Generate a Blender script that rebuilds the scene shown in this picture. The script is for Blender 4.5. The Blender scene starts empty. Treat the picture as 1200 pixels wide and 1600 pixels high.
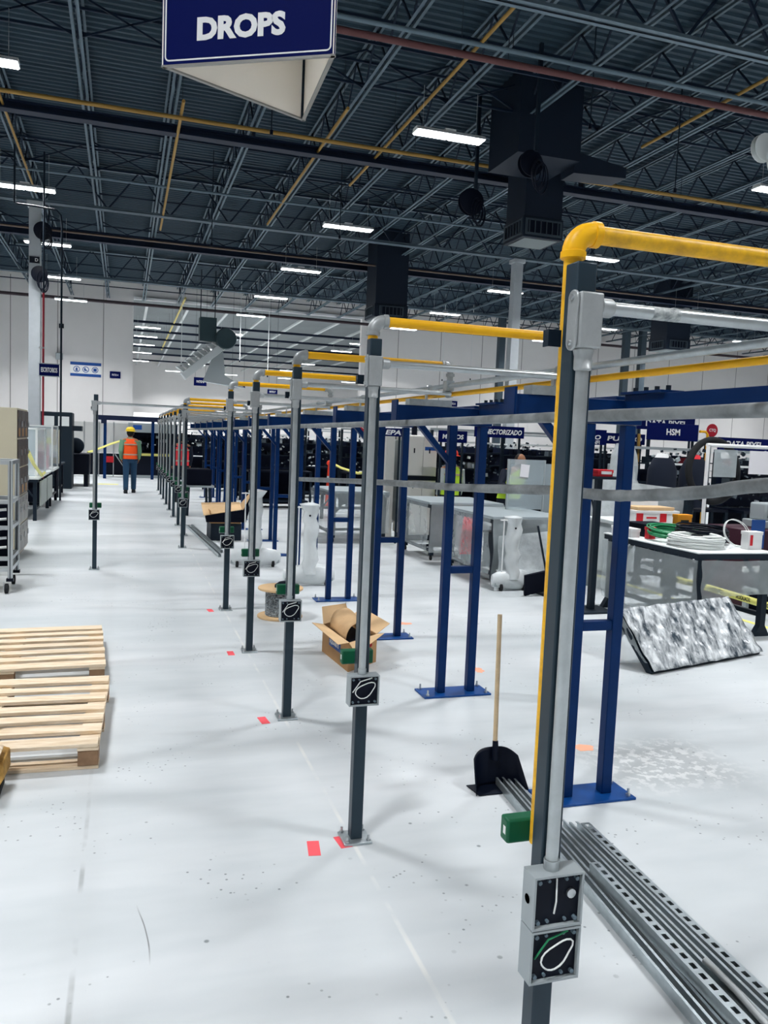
import bpy, bmesh, math, random
from mathutils import Vector, Matrix

# ---------------------------------------------------------------- camera, world, exposure
S = bpy.context.scene
CAM_ROWS = ((0.952045, 0.013114, 0.305676), (-0.303110, -0.095562, 0.948152), (0.041645, -0.995337, -0.087004))
cd = bpy.data.cameras.new('camera'); cam = bpy.data.objects.new('camera', cd)
S.collection.objects.link(cam); S.camera = cam
cd.sensor_fit = 'VERTICAL'; cd.sensor_height = 24.0; cd.lens = 24.0 * 1270.0 / 1600.0
cd.clip_start = 0.05; cd.clip_end = 300
_m = Matrix(CAM_ROWS)                                   # columns: right, down, forward
_r = Matrix(((_m[0][0], -_m[0][1], -_m[0][2]), (_m[1][0], -_m[1][1], -_m[1][2]), (_m[2][0], -_m[2][1], -_m[2][2])))
cam.matrix_world = Matrix.Translation((0, 0, 1.68)) @ _r.to_4x4()

W = bpy.data.worlds.new('world'); S.world = W; W.use_nodes = True
W.node_tree.nodes['Background'].inputs[0].default_value = (0.30, 0.45, 0.9, 1)
W.node_tree.nodes['Background'].inputs[1].default_value = 0.10
S.view_settings.view_transform = 'Standard'; S.view_settings.look = 'None'
S.view_settings.gamma = 1.0; S.view_settings.use_curve_mapping = False
S.view_settings.exposure = 0.53
LAMP_W = 150.0                                          # power of each hall lamp
try:
    S.cycles.use_denoising = True; S.cycles.max_bounces = 8; S.cycles.transparent_max_bounces = 24
    S.cycles.sample_clamp_indirect = 6.0; S.cycles.caustics_reflective = False; S.cycles.caustics_refractive = False
    S.cycles.use_light_tree = True
except Exception: pass

# ---------------------------------------------------------------- helpers
RND = random.Random(11)
def V(*a): return Vector(a)
def hexc(h):
    h = h.lstrip('#'); o = []
    for i in (0, 2, 4):
        c = int(h[i:i+2], 16) / 255
        o.append(c / 12.92 if c <= 0.04045 else ((c + 0.055) / 1.055) ** 2.4)
    return (*o, 1)

MATS = {}
def mat(name, col, rough=0.5, metal=0.0, var=0.0, vs=6.0, bump=0.0, bs=40.0, col2=None, alpha=1.0, trans=0.0, emit=0.0, spec=None, stretch=None):
    if name in MATS: return MATS[name]
    m = bpy.data.materials.new(name); m.use_nodes = True
    nt = m.node_tree; b = nt.nodes['Principled BSDF']
    c = hexc(col) if isinstance(col, str) else (*col, 1)
    b.inputs['Base Color'].default_value = c; b.inputs['Roughness'].default_value = rough; b.inputs['Metallic'].default_value = metal
    if spec is None and metal < .3: spec = .28
    if spec is not None: b.inputs['Specular IOR Level'].default_value = spec
    if alpha < 1: b.inputs['Alpha'].default_value = alpha
    if trans: b.inputs['Transmission Weight'].default_value = trans; b.inputs['IOR'].default_value = 1.1
    if emit: b.inputs['Emission Color'].default_value = c; b.inputs['Emission Strength'].default_value = emit
    tc = None
    if var or bump:
        tc = nt.nodes.new('ShaderNodeTexCoord'); src = tc.outputs['Object']
        if stretch:
            mp = nt.nodes.new('ShaderNodeMapping'); mp.inputs['Scale'].default_value = stretch
            nt.links.new(src, mp.inputs[0]); src = mp.outputs[0]
    if var:
        n = nt.nodes.new('ShaderNodeTexNoise'); n.inputs['Scale'].default_value = vs; n.inputs['Detail'].default_value = 5; n.inputs['Roughness'].default_value = 0.65
        nt.links.new(src, n.inputs['Vector'])
        r = nt.nodes.new('ShaderNodeValToRGB'); r.color_ramp.elements[0].position = 0.36; r.color_ramp.elements[1].position = 0.66
        c2 = hexc(col2) if col2 else tuple(x * (1 - var) for x in c[:3]) + (1,)
        r.color_ramp.elements[0].color = c2; r.color_ramp.elements[1].color = c
        nt.links.new(n.outputs['Fac'], r.inputs[0]); nt.links.new(r.outputs[0], b.inputs['Base Color'])
    if bump:
        n2 = nt.nodes.new('ShaderNodeTexNoise'); n2.inputs['Scale'].default_value = bs; n2.inputs['Detail'].default_value = 3
        nt.links.new(src, n2.inputs['Vector'])
        bp = nt.nodes.new('ShaderNodeBump'); bp.inputs['Strength'].default_value = bump; bp.inputs['Distance'].default_value = 0.01
        nt.links.new(n2.outputs['Fac'], bp.inputs['Height']); nt.links.new(bp.outputs[0], b.inputs['Normal'])
    MATS[name] = m; return m

class MB:
    """collects shapes, then links them as ONE mesh object"""
    def __init__(s): s.v = []; s.f = []; s.mi = []; s.k = 0
    def add(s, vs, fs):
        o = len(s.v); s.v += [tuple(x) for x in vs]
        s.f += [tuple(o + i for i in f) for f in fs]; s.mi += [s.k] * len(fs); return s
    def box(s, c, d, rot=None):
        hx, hy, hz = d[0] / 2, d[1] / 2, d[2] / 2
        p = [V(x, y, z) for z in (-hz, hz) for x, y in ((-hx, -hy), (hx, -hy), (hx, hy), (-hx, hy))]
        if rot is not None: p = [rot @ q for q in p]
        c = V(*c)
        return s.add([q + c for q in p], [(3, 2, 1, 0), (4, 5, 6, 7), (0, 1, 5, 4), (1, 2, 6, 5), (2, 3, 7, 6), (3, 0, 4, 7)])
    def b2(s, lo, hi):
        return s.box([(a + b) / 2 for a, b in zip(lo, hi)], [abs(b - a) for a, b in zip(lo, hi)])
    def bar(s, p, q, w, h, up=(0, 0, 1)):
        p, q = V(*p), V(*q); d = (q - p); L = d.length; d.normalize(); u = V(*up)
        if abs(d.dot(u)) > 0.98: u = V(0, 1, 0)
        x = d.cross(u).normalized(); z = x.cross(d)
        return s.box((p + q) / 2, (w, L, h), Matrix((x, d, z)).transposed())
    def tube(s, pts, r, n=10, closed=False, cap=True):
        pts = [V(*p) for p in pts]; N = len(pts); rs = r if isinstance(r, (list, tuple)) else [r] * N
        t0 = (pts[1] - pts[0]).normalized(); a = V(0, 0, 1) if abs(t0.z) < 0.9 else V(1, 0, 0)
        u = (a - t0 * a.dot(t0)).normalized(); vs = []; fs = []
        for i, p in enumerate(pts):
            if closed: t = pts[(i + 1) % N] - pts[i - 1]
            else: t = (pts[min(i + 1, N - 1)] - pts[max(i - 1, 0)])
            if t.length < 1e-9: t = t0
            t = t.normalized(); u = (u - t * u.dot(t)).normalized(); w = t.cross(u)
            for j in range(n):
                an = 2 * math.pi * j / n; vs.append(p + (u * math.cos(an) + w * math.sin(an)) * rs[i])
        for i in range(N if closed else N - 1):
            i2 = (i + 1) % N
            for j in range(n): fs.append((i * n + j, i * n + (j + 1) % n, i2 * n + (j + 1) % n, i2 * n + j))
        if cap and not closed: fs += [tuple(range(n - 1, -1, -1)), tuple((N - 1) * n + j for j in range(n))]
        return s.add(vs, fs)
    def cyl(s, p, q, r, r2=None, n=14): return s.tube([p, q], [r, r if r2 is None else r2], n)
    def lathe(s, c, prof, n=20, ax=2):
        vs = []; fs = []
        for r, h in prof:
            for j in range(n):
                a = 2 * math.pi * j / n; x, y = r * math.cos(a), r * math.sin(a)
                vs.append(V(*c) + (V(x, y, h) if ax == 2 else V(h, x, y) if ax == 0 else V(y, h, x)))
        m = len(prof)
        for i in range(m - 1):
            for j in range(n): fs.append((i * n + j, i * n + (j + 1) % n, (i + 1) * n + (j + 1) % n, (i + 1) * n + j))
        fs += [tuple(range(n - 1, -1, -1)), tuple((m - 1) * n + j for j in range(n))]
        return s.add(vs, fs)
    def loft(s, rings, n=14):
        """rings: (centre, rx, ry[, axis vector])"""
        vs = []; fs = []
        for rg in rings:
            c, rx, ry = V(*rg[0]), rg[1], rg[2]; ax = V(*(rg[3] if len(rg) > 3 else (0, 0, 1))).normalized()
            x = V(1, 0, 0); x = (x - ax * x.dot(ax)).normalized() if abs(ax.x) < 0.95 else V(0, 1, 0); y = ax.cross(x)
            for j in range(n):
                a = 2 * math.pi * j / n; vs.append(c + x * rx * math.cos(a) + y * ry * math.sin(a))
        m = len(rings)
        for i in range(m - 1):
            for j in range(n): fs.append((i * n + j, i * n + (j + 1) % n, (i + 1) * n + (j + 1) % n, (i + 1) * n + j))
        fs += [tuple(range(n - 1, -1, -1)), tuple((m - 1) * n + j for j in range(n))]
        return s.add(vs, fs)
    def ball(s, c, r, n=10, sq=(1, 1, 1)):
        pr = [(max(1e-4, math.sin(math.pi * i / n)), -math.cos(math.pi * i / n)) for i in range(n + 1)]
        o = len(s.v); s.lathe((0, 0, 0), pr, n * 2 if n < 9 else 18)
        for i in range(o, len(s.v)): x = s.v[i]; s.v[i] = (c[0] + x[0] * r * sq[0], c[1] + x[1] * r * sq[1], c[2] + x[2] * r * sq[2])
        return s
    def prism(s, poly, ext):
        e = V(*ext); n = len(poly); p = [V(*q) for q in poly]
        fs = [tuple(range(n - 1, -1, -1)), tuple(range(n, 2 * n))] + [(i, (i + 1) % n, n + (i + 1) % n, n + i) for i in range(n)]
        return s.add(p + [q + e for q in p], fs)
    def grid(s, f, nu, nv):
        vs = [f(i / nu, j / nv) for j in range(nv + 1) for i in range(nu + 1)]
        return s.add(vs, [(j * (nu + 1) + i, j * (nu + 1) + i + 1, (j + 1) * (nu + 1) + i + 1, (j + 1) * (nu + 1) + i) for j in range(nv) for i in range(nu)])
    def build(s, name, mats, parent=None, bevel=0.0, smooth=True, solid=0.0, ang=38, sub=0):
        off = V(0, 0, 0)
        if parent is not None:
            q = parent
            while q is not None: off += q.location; q = q.parent
        else:
            xs = [p[0] for p in s.v]; ys = [p[1] for p in s.v]; zs = [p[2] for p in s.v]
            off = V((min(xs) + max(xs)) / 2, (min(ys) + max(ys)) / 2, min(zs))
        me = bpy.data.meshes.new(name)
        me.from_pydata([(p[0] - off.x, p[1] - off.y, p[2] - off.z) for p in s.v], [], s.f)
        if not isinstance(mats, (list, tuple)): mats = [mats]
        for m in mats: me.materials.append(m)
        me.polygons.foreach_set('material_index', s.mi)
        bm = bmesh.new(); bm.from_mesh(me); bmesh.ops.recalc_face_normals(bm, faces=bm.faces); bm.to_mesh(me); bm.free()
        if smooth:
            me.shade_smooth(); me.set_sharp_from_angle(angle=math.radians(ang))
        o = bpy.data.objects.new(name, me); S.collection.objects.link(o)
        if parent is not None: o.parent = parent
        else: o.location = off
        if solid:
            md = o.modifiers.new('solid', 'SOLIDIFY'); md.thickness = solid; md.offset = 0
        if sub:
            md = o.modifiers.new('sub', 'SUBSURF'); md.levels = sub; md.render_levels = sub
        if bevel:
            md = o.modifiers.new('bevel', 'BEVEL'); md.width = bevel; md.segments = 2; md.limit_method = 'ANGLE'; md.angle_limit = math.radians(50)
        return o

def tag(o, label, cat, group=None, kind=None):
    o['label'] = label; o['category'] = cat
    if group: o['group'] = group
    if kind: o['kind'] = kind
    return o
def thing(name, label, cat, loc, group=None):
    o = bpy.data.objects.new(name, None); S.collection.objects.link(o); o.empty_display_size = 0.1
    o.location = loc; return tag(o, label, cat, group)
def struct(o): o['kind'] = 'structure'; return o
def copytree(o, parent=None):
    c = o.copy(); S.collection.objects.link(c)
    if parent is not None: c.parent = parent
    for ch in list(o.children): copytree(ch, c)
    return c
def arc(c, r, a0, a1, u, w, n=8):
    c, u, w = V(*c), V(*u), V(*w)
    return [c + u * r * math.cos(a0 + (a1 - a0) * i / n) + w * r * math.sin(a0 + (a1 - a0) * i / n) for i in range(n + 1)]
def text(body, c, right, up, h, m, parent, name='lettering', wid=None, bold=0.02, shear=0.0, ext=0.001):
    """raised lettering centred on c"""
    cu = bpy.data.curves.new('t', 'FONT'); cu.body = body; cu.size = 1.0; cu.extrude = 0.01; cu.offset = bold; cu.shear = shear
    cu.align_x = 'CENTER'; cu.resolution_u = 3
    to = bpy.data.objects.new('t', cu); S.collection.objects.link(to)
    dg = bpy.context.evaluated_depsgraph_get(); me = bpy.data.meshes.new_from_object(to.evaluated_get(dg))
    bpy.data.objects.remove(to)
    xs = [v.co.x for v in me.vertices]; ys = [v.co.y for v in me.vertices]
    if not xs: return None
    sy = h / (max(ys) - min(ys)); sx = sy if wid is None else wid / (max(xs) - min(xs))
    mx, my = (max(xs) + min(xs)) / 2, (max(ys) + min(ys)) / 2
    r, u = V(*right).normalized(), V(*up).normalized(); nrm = r.cross(u); c = V(*c)
    off = V(0, 0, 0); q = parent
    while q is not None: off += q.location; q = q.parent
    for v in me.vertices:
        x, y, z = v.co; v.co = c + r * (x - mx) * sx + u * (y - my) * sy + nrm * (ext if z > 0 else -ext * 0.2) - off
    me.materials.clear(); me.materials.append(m)
    o = bpy.data.objects.new(name, me); S.collection.objects.link(o); o.parent = parent
    return o

# ---------------------------------------------------------------- materials
def floor_material():
    m = bpy.data.materials.new('painted_concrete'); m.use_nodes = True; nt = m.node_tree; N = nt.nodes; L = nt.links
    b = N['Principled BSDF']; g = N.new('ShaderNodeNewGeometry'); P = g.outputs['Position']
    def noise(scale, sc=(1, 1, 1), det=4, rough=.6):
        mp = N.new('ShaderNodeMapping'); mp.inputs['Scale'].default_value = sc; L.new(P, mp.inputs[0])
        n = N.new('ShaderNodeTexNoise'); n.inputs['Scale'].default_value = scale; n.inputs['Detail'].default_value = det; n.inputs['Roughness'].default_value = rough
        L.new(mp.outputs[0], n.inputs['Vector']); return n.outputs['Fac']
    def ramp(f, a, c, lo=0., hi=1.):
        r = N.new('ShaderNodeMapRange'); L.new(f, r.inputs[0])
        for i, x in ((1, a), (2, c), (3, lo), (4, hi)): r.inputs[i].default_value = x
        return r.outputs[0]
    def math_(op, a, c):
        n = N.new('ShaderNodeMath'); n.operation = op
        for i, x in enumerate((a, c)):
            if isinstance(x, (int, float)): n.inputs[i].default_value = x
            else: L.new(x, n.inputs[i])
        return n.outputs[0]
    def mix(f, a, c):
        n = N.new('ShaderNodeMix'); n.data_type = 'RGBA'
        if isinstance(f, (int, float)): n.inputs[0].default_value = f
        else: L.new(f, n.inputs[0])
        for i, x in ((6, a), (7, c)):
            if isinstance(x, tuple): n.inputs[i].default_value = x
            else: L.new(x, n.inputs[i])
        return n.outputs[2]
    sep = N.new('ShaderNodeSeparateXYZ'); L.new(P, sep.inputs[0]); X, Y = sep.outputs[0], sep.outputs[1]
    def near(v, c, w): return ramp(math_('ABSOLUTE', math_('SUBTRACT', v, c), 0), w, w * .4, 0, 1)
    col = mix(ramp(noise(.55, (.5, 1.4, 1), 5), .38, .62), (.50, .535, .55, 1), (.64, .665, .68, 1))
    col = mix(math_('MULTIPLY', ramp(noise(2.6, (.35, 1.6, 1), 3), .50, .72), .30), col, (.42, .47, .49, 1))
    # fine scuffs and drops
    vo = N.new('ShaderNodeTexVoronoi'); vo.inputs['Scale'].default_value = 7.5; L.new(P, vo.inputs['Vector'])
    sp = math_('MULTIPLY', ramp(vo.outputs['Distance'], .085, .05), ramp(noise(1.1, (1, 1, 1), 2), .53, .60))
    vo2 = N.new('ShaderNodeTexVoronoi'); vo2.inputs['Scale'].default_value = 26; L.new(P, vo2.inputs['Vector'])
    sp2 = math_('MULTIPLY', ramp(vo2.outputs['Distance'], .16, .10), ramp(noise(1.9, (1, 1, 1), 2), .54, .60))
    col = mix(math_('MULTIPLY', math_('MAXIMUM', sp, sp2), .85), col, (.16, .18, .19, 1))
    grit = math_('MULTIPLY', near(X, .12, .22), near(Y, 2.55, .55))
    sp = math_('MAXIMUM', sp, math_('MULTIPLY', ramp(vo2.outputs['Distance'], .20, .13), math_('MULTIPLY', grit, ramp(noise(5, (1, 1, 1), 2), .48, .56))))
    col = mix(math_('MULTIPLY', near(noise(1.3, (2.2, .5, 1), 2), .5, .006), math_('MULTIPLY', near(X, .1, .14), near(Y, 2.7, .18))), col, (.2, .21, .21, 1))
    # scraped patch beside the first blue pylon
    patch = math_('MULTIPLY', near(X, 2.80, .5), near(Y, 3.60, .40))
    col = mix(math_('MULTIPLY', patch, .45), col, (.36, .37, .37, 1))
    col = mix(math_('MULTIPLY', patch, math_('MULTIPLY', ramp(noise(17, (1, 1, 1), 4), .50, .56), .8)), col, (.72, .73, .73, 1))
    # saw joints and worn chalk lines
    br = ramp(noise(3.0, (1, 1, 1), 3), .42, .60)
    col = mix(math_('MULTIPLY', math_('MULTIPLY', math_('MULTIPLY', near(X, -.13, .012), near(Y, 2.8, 1.5)), br), .6), col, (.2, .21, .21, 1))
    col = mix(math_('MULTIPLY', math_('MULTIPLY', near(X, .935, .012), br), .45), col, (.82, .80, .74, 1))
    col = mix(math_('MULTIPLY', near(X, -.13, .09), .12), col, (.42, .43, .43, 1))
    L.new(col, b.inputs['Base Color'])
    L.new(ramp(noise(.9, (1, 1, 1), 3), .3, .7, .30, .46), b.inputs['Roughness'])
    b.inputs['Specular IOR Level'].default_value = .26
    return m

FLOOR = floor_material()
WALLM = mat('wall_panel', '#e8e5e3', .75, var=.05, vs=.4)
DECK = mat('roof_deck', '#2f4350', .6, .0, var=.12, vs=.6)
DECK2 = mat('hall_deck', '#8a9092', .6, .0, var=.12, vs=.6)
CHORD = mat('joist_steel', '#586a76', .55, .1, var=.2, vs=3)
WEB = mat('web_steel', '#0e2033', .6)
GIRD = mat('girder_steel', '#08182e', .6)
GIRDL = mat('girder_grey', '#62747f', .55, var=.1)
COLM = mat('column_paint', '#aeb4b8', .55, var=.06)
GAL = mat('galvanised', '#bcc6ca', .30, .75, var=.18, vs=22, bump=.05, bs=60)
GALL = mat('conduit_steel', '#b9bfc1', .30, .7, var=.15, vs=14, stretch=(1, 1, 1))
CAST = mat('cast_alloy', '#a9adae', .45, .45, var=.1, vs=40)
YEL = mat('yellow_pipe', '#f8bc16', .42, var=.55, vs=7, col2='#efae14', bump=.05, bs=30)
YELW = mat('yellow_worn', '#fac022', .45, var=.7, vs=16, col2='#cf9c2c', bump=.08, bs=30)
POST = mat('slate_paint', '#293944', .36, .15, var=.10, vs=9)
BLUE = mat('navy_paint', '#042a5c', .38, .1, spec=.14, var=.14, vs=7)
BLUEP = mat('blue_plate_paint', '#0c468a', .38, .1, var=.14, vs=9)
BOXG = mat('box_grey', '#9ba3a6', .5)
BLACK = mat('black_plastic', '#080f1e', .45, spec=.16)
BLK2 = mat('black_matt', '#060b1a', .7, spec=.1)
NAVY = mat('sign_navy', '#06124e', .6, spec=.06)
WHT = mat('white_paint', '#eeeeee', .5)
OFFW = mat('sign_inner', '#f7f1e7', .6)
WIRE = mat('white_wire', '#e4e8e6', .4)
GREENW = mat('green_wire', '#2c8a5c', .4)
GREEN = mat('green_box', '#0f5a3c', .45)
STEEL = mat('bolt_steel', '#c2c6c8', .3, .9)
DARK = mat('dark_steel', '#14222f', .5, .2)
WOOD = mat('pallet_pine', '#efdfc8', .7, var=.22, vs=5, bump=.15, bs=30, stretch=(1, 9, 9), col2='#d2b896')
WOOD2 = mat('pallet_block', '#9a7a5e', .75, var=.3, vs=9)
HANDLE = mat('handle_wood', '#d7bd98', .55, var=.18, vs=20)
CARD = mat('cardboard', '#b98f63', .8, var=.1, vs=5)
CARDL = mat('cardboard_light', '#d8b68b', .8, var=.1, vs=5)
KRAFT = mat('kraft_paper', '#c9a67c', .75, var=.15, vs=6, bump=.2, bs=12)
HOSE = mat('grey_hose', '#8d9294', .62, var=.35, vs=7, bump=.15, bs=24, col2='#6d7173')
FILM = mat('stretch_film', '#dfe9ec', .18, alpha=.34, var=.1, vs=6, bump=.9, bs=7)
BAGF = mat('bag_film', '#e6edef', .22, alpha=.60, var=.25, vs=7, bump=1.0, bs=9)
FILMW = mat('milky_film', '#e9eeef', .25, alpha=.86, var=.12, vs=5, bump=.9, bs=9)
ACRY = mat('clear_sheet', '#c3d0d6', .12, alpha=.40)
WRAPD = mat('wrapped_panel_film', '#e6eaec', .22, .0, var=.9, vs=9, col2='#39444d', bump=.6, bs=14, stretch=(1.6, .7, .7))
ALU = mat('aluminium', '#b5babd', .35, .7)
BEIGE = mat('locker_beige', '#c9c1a8', .5, var=.05, vs=2)
LOCKD = mat('locker_door', '#5f4f45', .5, var=.3, vs=14, col2='#3a3c40')
LOCKF = mat('locker_frame', '#8d8c88', .45, .3)
GRAYT = mat('table_grey', '#9da49f', .6)
TOPW = mat('table_white', '#dfe3e2', .45)
RED = mat('red_paint', '#c3202c', .5)
REDT = mat('red_tape', '#ef5a62', .6)
ORG = mat('orange_spray', '#f3a98a', .8)
TAPE = mat('caution_yellow', '#e4df7e', .5)
INK = mat('black_ink', '#20221a', .6)
PINKP = mat('red_primer', '#5e3a3a', .6)
YOLD = mat('yellow_old', '#94743a', .6)
RUBBER = mat('rubber', '#1b1d20', .8)
SIGNRED = mat('sign_red', '#b01e30', .5)
MACHW = mat('machine_white', '#d5d3cd', .45)
LABEL = mat('label_blue', '#1c4d96', .5)
ORANGE = mat('cone_orange', '#f0452a', .55)
SHIRT = mat('green_shirt', '#6f9a7d', .85)
VEST = mat('orange_vest', '#ff5a1e', .7)
VESTY = mat('lime_vest', '#c4ea3c', .7)
VESTR = mat('red_vest', '#e83a44', .7)
JEAN = mat('jeans', '#20405c', .85)
JACKET = mat('dark_jacket', '#141c2c', .85)
SKIN = mat('skin', '#9a6a4c', .6)
HAIR = mat('hair', '#17120f', .7)
HATY = mat('hat_yellow', '#f2d23a', .35)
HATR = mat('hat_red', '#d8402e', .35)
LEATHER = mat('boots', '#1d2226', .6)
SILVER = mat('reflective_band', '#b9a38f', .4)
PAPER = mat('paper', '#e8e6ea', .8)
LAMPW = mat('lamp_diffuser', '#ffffff', .5, emit=8)
LAMPW.node_tree.nodes['Principled BSDF'].inputs['Emission Color'].default_value = (.93, .97, 1.0, 1)

# ---------------------------------------------------------------- setting
YB = 41.0                                              # far wall of the hall
struct(MB().b2((-16, -14, -.2), (46, 78, 0)).build('floor', FLOOR, smooth=False))
def deck(y0, y1, x0, x1, z, pitch, m):
    b = MB(); vs = []; y = y0
    while y < y1:
        for dy, dz in ((0, 0), (.28, 0), (.38, .045), (.90, .045)): vs.append((y + dy * pitch, z + dz))
        y += pitch
    n = len(vs)
    b.add([(x0, a, c) for a, c in vs] + [(x1, a, c) for a, c in vs], [(i, i + 1, n + i + 1, n + i) for i in range(n - 1)])
    return struct(b.build('ceiling', m, smooth=False))
deck(-14, YB + .1, -16, 46, 8.6, .19, DECK)
deck(YB + .3, 78, -2, 46, 8.6, .3, DECK2)
wl = MB()                                              # far wall with a wide opening into the next hall
wl.b2((-16, YB, 0), (.35, YB + .3, 8.7)); wl.b2((.35, YB, 7.93), (11.6, YB + .3, 8.7)); wl.b2((11.6, YB, 0), (46, YB + .3, 8.7))
struct(wl.build('wall_back', WALLM, smooth=False))
struct(MB().b2((-16.3, -14, 0), (-16, YB, 8.7)).build('wall_left', WALLM, smooth=False))
struct(MB().b2((46, -14, 0), (46.3, 78, 8.7)).build('wall_right', WALLM, smooth=False))
struct(MB().b2((-16, -14.3, 0), (46, -14, 8.7)).build('wall_front', WALLM, smooth=False))
struct(MB().b2((-2.3, 78, 0), (46, 78.3, 8.7)).build('wall_far', WALLM, smooth=False))
struct(MB().b2((-2.3, YB + .3, 0), (-2, 78, 8.7)).build('wall_hall', WALLM, smooth=False))
struct(MB().b2((.35, YB - .12, 7.85), (11.6, YB - .003, 7.97)).build('trim_1', MATS['white_paint']))
jt = MB()                                              # panel joints of the far wall
for x in list(range(-15, 0, 2)) + [13.6 + 2.4 * i for i in range(13)]: jt.b2((x, YB - .012, 0), (x + .03, YB - .002, 8.5))
struct(jt.build('trim_2', mat('joint_grey', '#8f8d8b', .8), smooth=False))

jb = MB()                                              # one open-web roof joist, reused
for z, h in ((7.8, .06), (8.5, .06)):
    for s in (-1, 1): jb.k = 0; jb.b2((s * .025, -13.9, z), (s * .075, YB - .02, z + .008)); jb.b2((s * .025, -13.9, z), (s * .033, YB - .02, z + h))
jb.k = 1; y = -13.5; i = 0
while y < YB - 1:
    jb.bar((0, y, 7.83 if i % 2 else 8.53), (0, y + .62, 8.53 if i % 2 else 7.83), .028, .028); y += .62; i += 1
j0 = struct(jb.build('roof_beam', [CHORD, WEB], smooth=False)); jz = j0.location.copy()
xs = [-.78 + 1.58 * k for k in range(-9, 29)]
for i, x in enumerate(xs):
    o = j0 if i == 0 else copytree(j0)
    o.location = (x, jz.y, jz.z); struct(o)
def ibeam(y, z, h, w, m, x0=-15.9, x1=45.9):
    b = MB(); b.b2((x0, y - w / 2, z), (x1, y + w / 2, z + .03)); b.b2((x0, y - w / 2, z + h - .03), (x1, y + w / 2, z + h)); b.b2((x0, y - .015, z + .03), (x1, y + .015, z + h - .03)); [b.b2((xx - .02, y - w / 2, z + h), (xx + .02, y + w / 2, 7.8)) for xx in (-12, -5, 2.4, 9.9, 17, 24, 31, 38)]
    return struct(b.build('girder_beam', m, smooth=False))
ibeam(17.0, 7.46, .17, .22, GIRD); ibeam(27.5, 7.46, .30, .22, GIRD); ibeam(4.8, 7.46, .30, .22, GIRD)
def truss(y, z, m):
    b = MB()
    for zz in (z, 8.45):
        for s in (-1, 1): b.b2((-15.9, y + s * .02, zz), (45.9, y + s * .10, zz + .012)); b.b2((-15.9, y + s * .02, zz), (45.9, y + s * .032, zz + .09))
    b.k = 1; x = -15.5; i = 0
    while x < 45:
        b.bar((x, y, z + .04 if i % 2 else 8.5), (x + .79, y, 8.5 if i % 2 else z + .04), .04, .04); x += .79; i += 1
    return struct(b.build('girder_beam', [m, WEB], smooth=False))
truss(23.3, 7.42, GIRDL); truss(10.15, 7.42, GIRDL); truss(34.0, 7.45, GIRDL)
for y in (7.6, 8.9, 12.9, 14.4, 18.4, 19.8, 21.4, 25.3, 29.2, 31.6, 36.4, 38.4):   # bridging angles tying the joists
    b = MB(); b.b2((-15.9, y, 7.90), (45.9, y + .035, 7.94)); b.b2((-15.9, y + .3, 8.42), (45.9, y + .335, 8.46))
    x = -15.9 + 1.58 * .5
    struct(b.build('bridging_beam', WEB, smooth=False))
# cross-braces between joists
b = MB()
for i in range(4, 26):
    for y in (14.4, 21.4, 29.2):
        b.bar((xs[i], y, 7.84), (xs[i + 1], y, 8.5), .03, .03); b.bar((xs[i], y, 8.5), (xs[i + 1], y, 7.84), .03, .03)
struct(b.build('bridging_beam', WEB, smooth=False))
# next hall: joists and cross beams
b = MB()
for i in range(9): b.b2((.9 + i * 1.9, YB + .3, 7.6), (1.02 + i * 1.9, 77.9, 7.7)); 
struct(b.build('roof_beam', mat('hall_steel', '#c2c6c6', .6), smooth=False))
for y in (45, 49, 53, 58, 63, 69): struct(MB().b2((-1.9, y, 7.3), (30, y + .10, 7.42)).build('girder_beam', GIRD, smooth=False))
for k, x in ((0, -2.25), (1, 11.5), (2, 26.5)):
    b = MB(); b.b2((x - .14, 23.16, 0), (x + .14, 23.44, 7.42)); b.b2((x - .2, 23.1, 0), (x + .2, 23.5, .02)); b.b2((x - .19, 23.11, 7.3), (x + .19, 23.49, 7.419))
    struct(b.build('column', COLM, bevel=.01))
for x, y in ((25.4, 38.0), (26.4, 38.0), (18.1, 38.0)): struct(MB().b2((x - .16, y - .16, 0), (x + .16, y + .16, 8.4)).build('column', mat('dark_column', '#3c4a54', .6)))

# ---------------------------------------------------------------- hall lamps
def ceiling_light(x, y, label, group, z=7.0, top=7.8):
    t = thing('ceiling_light', label, 'light', (x, y, z), group)
    b = MB(); b.prism([(x - .64, y - .15, z + .015), (x - .64, y + .15, z + .015), (x - .64, y + .09, z + .085), (x - .64, y - .09, z + .085)], (1.28, 0, 0)); b.b2((x - .1, y - .06, z + .085), (x + .1, y + .06, z + .13))
    b.build('housing', MATS['white_paint'], t)
    for s in (-1, 1): MB().b2((x + s * .32 - .3, y - .135, z), (x + s * .32 + .3, y + .135, z + .0149)).build('diffuser', LAMPW, t, smooth=False)
    ld = bpy.data.lights.get('lamp_light')
    if ld is None:
        ld = bpy.data.lights.new('lamp_light', 'AREA'); ld.shape = 'RECTANGLE'; ld.size = 1.2; ld.size_y = .26; ld.energy = LAMP_W; ld.color = (.965, .98, 1.0); ld.spread = math.radians(128)
    lo = bpy.data.objects.new('lamp_light', ld); S.collection.objects.link(lo); lo.parent = t; lo.location = (0, 0, -.004)
    for s in (-1, 1): MB().cyl((x + s * .5, y, z + .06), (x + s * .5, y, top), .004, n=5).build('hanger_wire', GALL, t)
ROWS = ((-9.6, 'first'), (-2.2, 'second'), (5.34, 'third'), (12.58, 'fourth'), (20.1, 'fifth'), (27.8, 'sixth'), (35.3, 'seventh'))
YS = (13.74, 20.5, 26.3, 31.9, 37.2)
OW = ('nearest', 'second nearest', 'middle', 'second farthest', 'farthest')
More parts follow.
